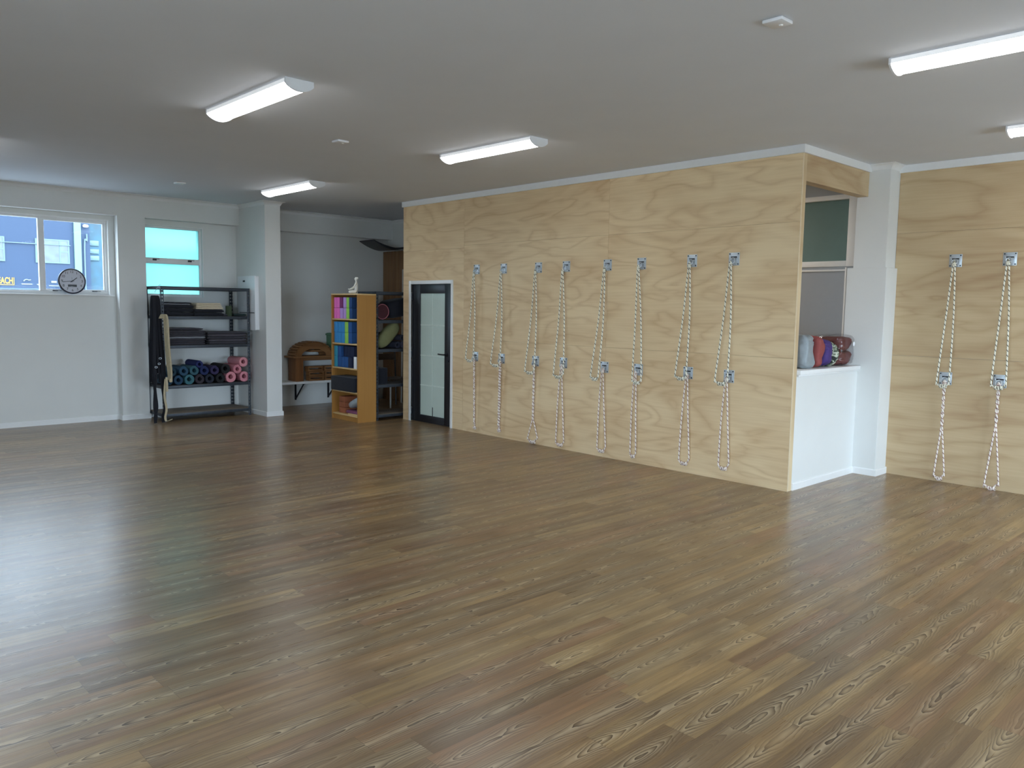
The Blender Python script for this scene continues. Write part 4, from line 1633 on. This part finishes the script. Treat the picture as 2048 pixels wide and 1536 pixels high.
# ------------------------------------------------------------------ outside: street and the building opposite
b = MB()
b.box(-60, 8.6, -0.30, 60, 120, -0.2)
struct(b.build('street', pm('asphalt', S(118, 120, 122), 0.9), smooth=False))
b = MB()
b.box(-60, -60, -0.30, 60, FY - 0.2, -0.2)
b.box(-60, FY - 0.2, -0.30, LX - 0.2, 8.6, -0.2)
struct(b.build('pavement', pm('pale_paving', S(208, 206, 202), 0.9), smooth=False))
b = MB()
b.box(-11.3, FY - 1.8, 2.75, 3.0, FY - 0.16, 2.90)
b.box(-11.3, FY - 0.15, 2.75, LX - 0.16, 1.5, 2.90)
struct(b.build('trim_verandah', M_trim, smooth=False))
M_fac = pm('blue_render', S(2, 30, 54), 0.7, var=0.03, scale=0.5)
M_out = pm('pale_frame', S(60, 76, 82), 0.6)
M_pane = pm('curtained_pane', S(47, 58, 60), 0.3, var=0.35, scale=3)
bd = thing('building', 'dark blue building with pale windows seen through the wide window', 'building', (0, 46, -0.2))
b = MB()
b.box(-30, 45.0, -0.2, 6.9, 52, 9.5)
b.build('facade', M_fac, bd, smooth=False)


def far_window(x0, x1, z0, z1, bars):
    b = MB()
    b.box(x0, 44.95, z0, x1, 44.995, z0 + 0.07)
    b.box(x0, 44.95, z1 - 0.07, x1, 44.995, z1)
    b.box(x0, 44.95, z0 + 0.07, x0 + 0.08, 44.995, z1 - 0.07)
    b.box(x1 - 0.08, 44.95, z0 + 0.07, x1, 44.995, z1 - 0.07)
    for (a, c0, c1) in bars:
        b.box(a, 44.952, c0, a + 0.06, 44.995, c1)
    fo = b.build('window', M_out, bd, smooth=False)
    b = MB()
    b.box(x0 + 0.08, 44.965, z0 + 0.07, x1 - 0.08, 44.994, z1 - 0.07)
    b.build('pane', M_pane, fo, smooth=False)
    b = MB()
    b.box(x1 - 0.45, 44.95, 4.22, x1 - 0.08, 44.964, 4.29)
    b.build('transom', M_out, fo, smooth=False)


for k in range(4):
    xo = -2.03 * k - 1.0 * (k > 0)
    far_window(4.22 + xo - (0.0), 5.86 + xo, 3.62, 4.90, [(5.36 + xo, 3.69, 4.83)])
b = MB()
b.box(-14, 44.90, 4.585, 5.9, 44.945, 4.63)
b.build('gutter', M_out, bd, smooth=False)
b = MB()
b.box(6.09, 44.9, -0.2, 6.44, 44.999, 9.5)
b.build('pilaster', pm('pale_tile', S(68, 92, 90), 0.5), bd, smooth=False)
b = MB()
b.tube(strand([(6.72, 44.9, 5.3), (6.72, 44.9, 4.9), (6.60, 44.9, 4.65), (6.60, 44.9, 0.0)], 6), 0.04, 8)
b.build('downpipe', M_out, bd)
b = MB()
b.superell((6.67, 44.85, 5.72), 0.14, 0.10, 0.08, 0.8)
b.build('lamp', M_white, bd)
YEL = pm('sign_yellow', S(128, 96, 6), 0.5, var=0.01)
b = MB()
b.text('EACH', 0.44, Matrix.Translation((2.80, 44.985, 2.615)) @ Matrix.Rotation(PI / 2, 4, 'X') @ Matrix.Diagonal((0.60, 1, 1, 1)), 0.006, 0.014)
b.build('lettering', YEL, bd, smooth=False)
b = MB()
b.box(1.9, 44.97, 2.395, 3.20, 44.995, 2.43)
b.box(3.165, 44.97, 2.43, 3.20, 44.995, 2.80)
b.build('sign_border', YEL, bd, smooth=False)
M_logo = pm('sign_white', S(92, 100, 102), 0.5, var=0.01)
b = MB()
b.tube([(3.62, 44.98, 2.62), (3.70, 44.98, 2.70), (3.78, 44.98, 2.72), (3.86, 44.98, 2.68), (3.96, 44.98, 2.70)], 0.028, 6)
b.box(3.52, 44.97, 2.45, 4.02, 44.995, 2.50)
b.box(4.24, 44.97, 2.44, 4.50, 44.995, 2.50)
b.box(4.92, 44.97, 2.58, 5.18, 44.995, 2.68)
b.box(4.80, 44.97, 2.40, 5.30, 44.995, 2.44)
b.build('sign_mark', M_logo, bd, smooth=False)
b = MB()
b.box(-20, 44.97, 2.20, 6.0, 44.995, 2.24)
b.build('ledge', M_out, bd, smooth=False)
bn = thing('shop_building', 'bright turquoise shopfront beside the dark blue building', 'building', (7.6, 46, -0.2))
b = MB()
b.box(6.9, 45.4, -0.2, 8.4, 52, 6.4)
b.build('facade', pm('turquoise_render', S(4, 50, 64), 0.6, var=0.3, scale=2), bn, smooth=False)
b = MB()
b.box(8.4, 46, -0.2, 24.0, 52, 4.9)
b.build('side_wing', pm('pale_aqua_render', S(120, 168, 172), 0.7, var=0.08, scale=1), bn, smooth=False)
for z0, z1 in ((4.70, 4.99), (4.27, 4.52), (3.89, 4.15)):
    b = MB()
    b.box(6.95, 45.33, z0, 7.45, 45.395, z1, 0.01)
    b.build('sign_board', pm('pale_sign', S(58, 80, 86), 0.5), bn)
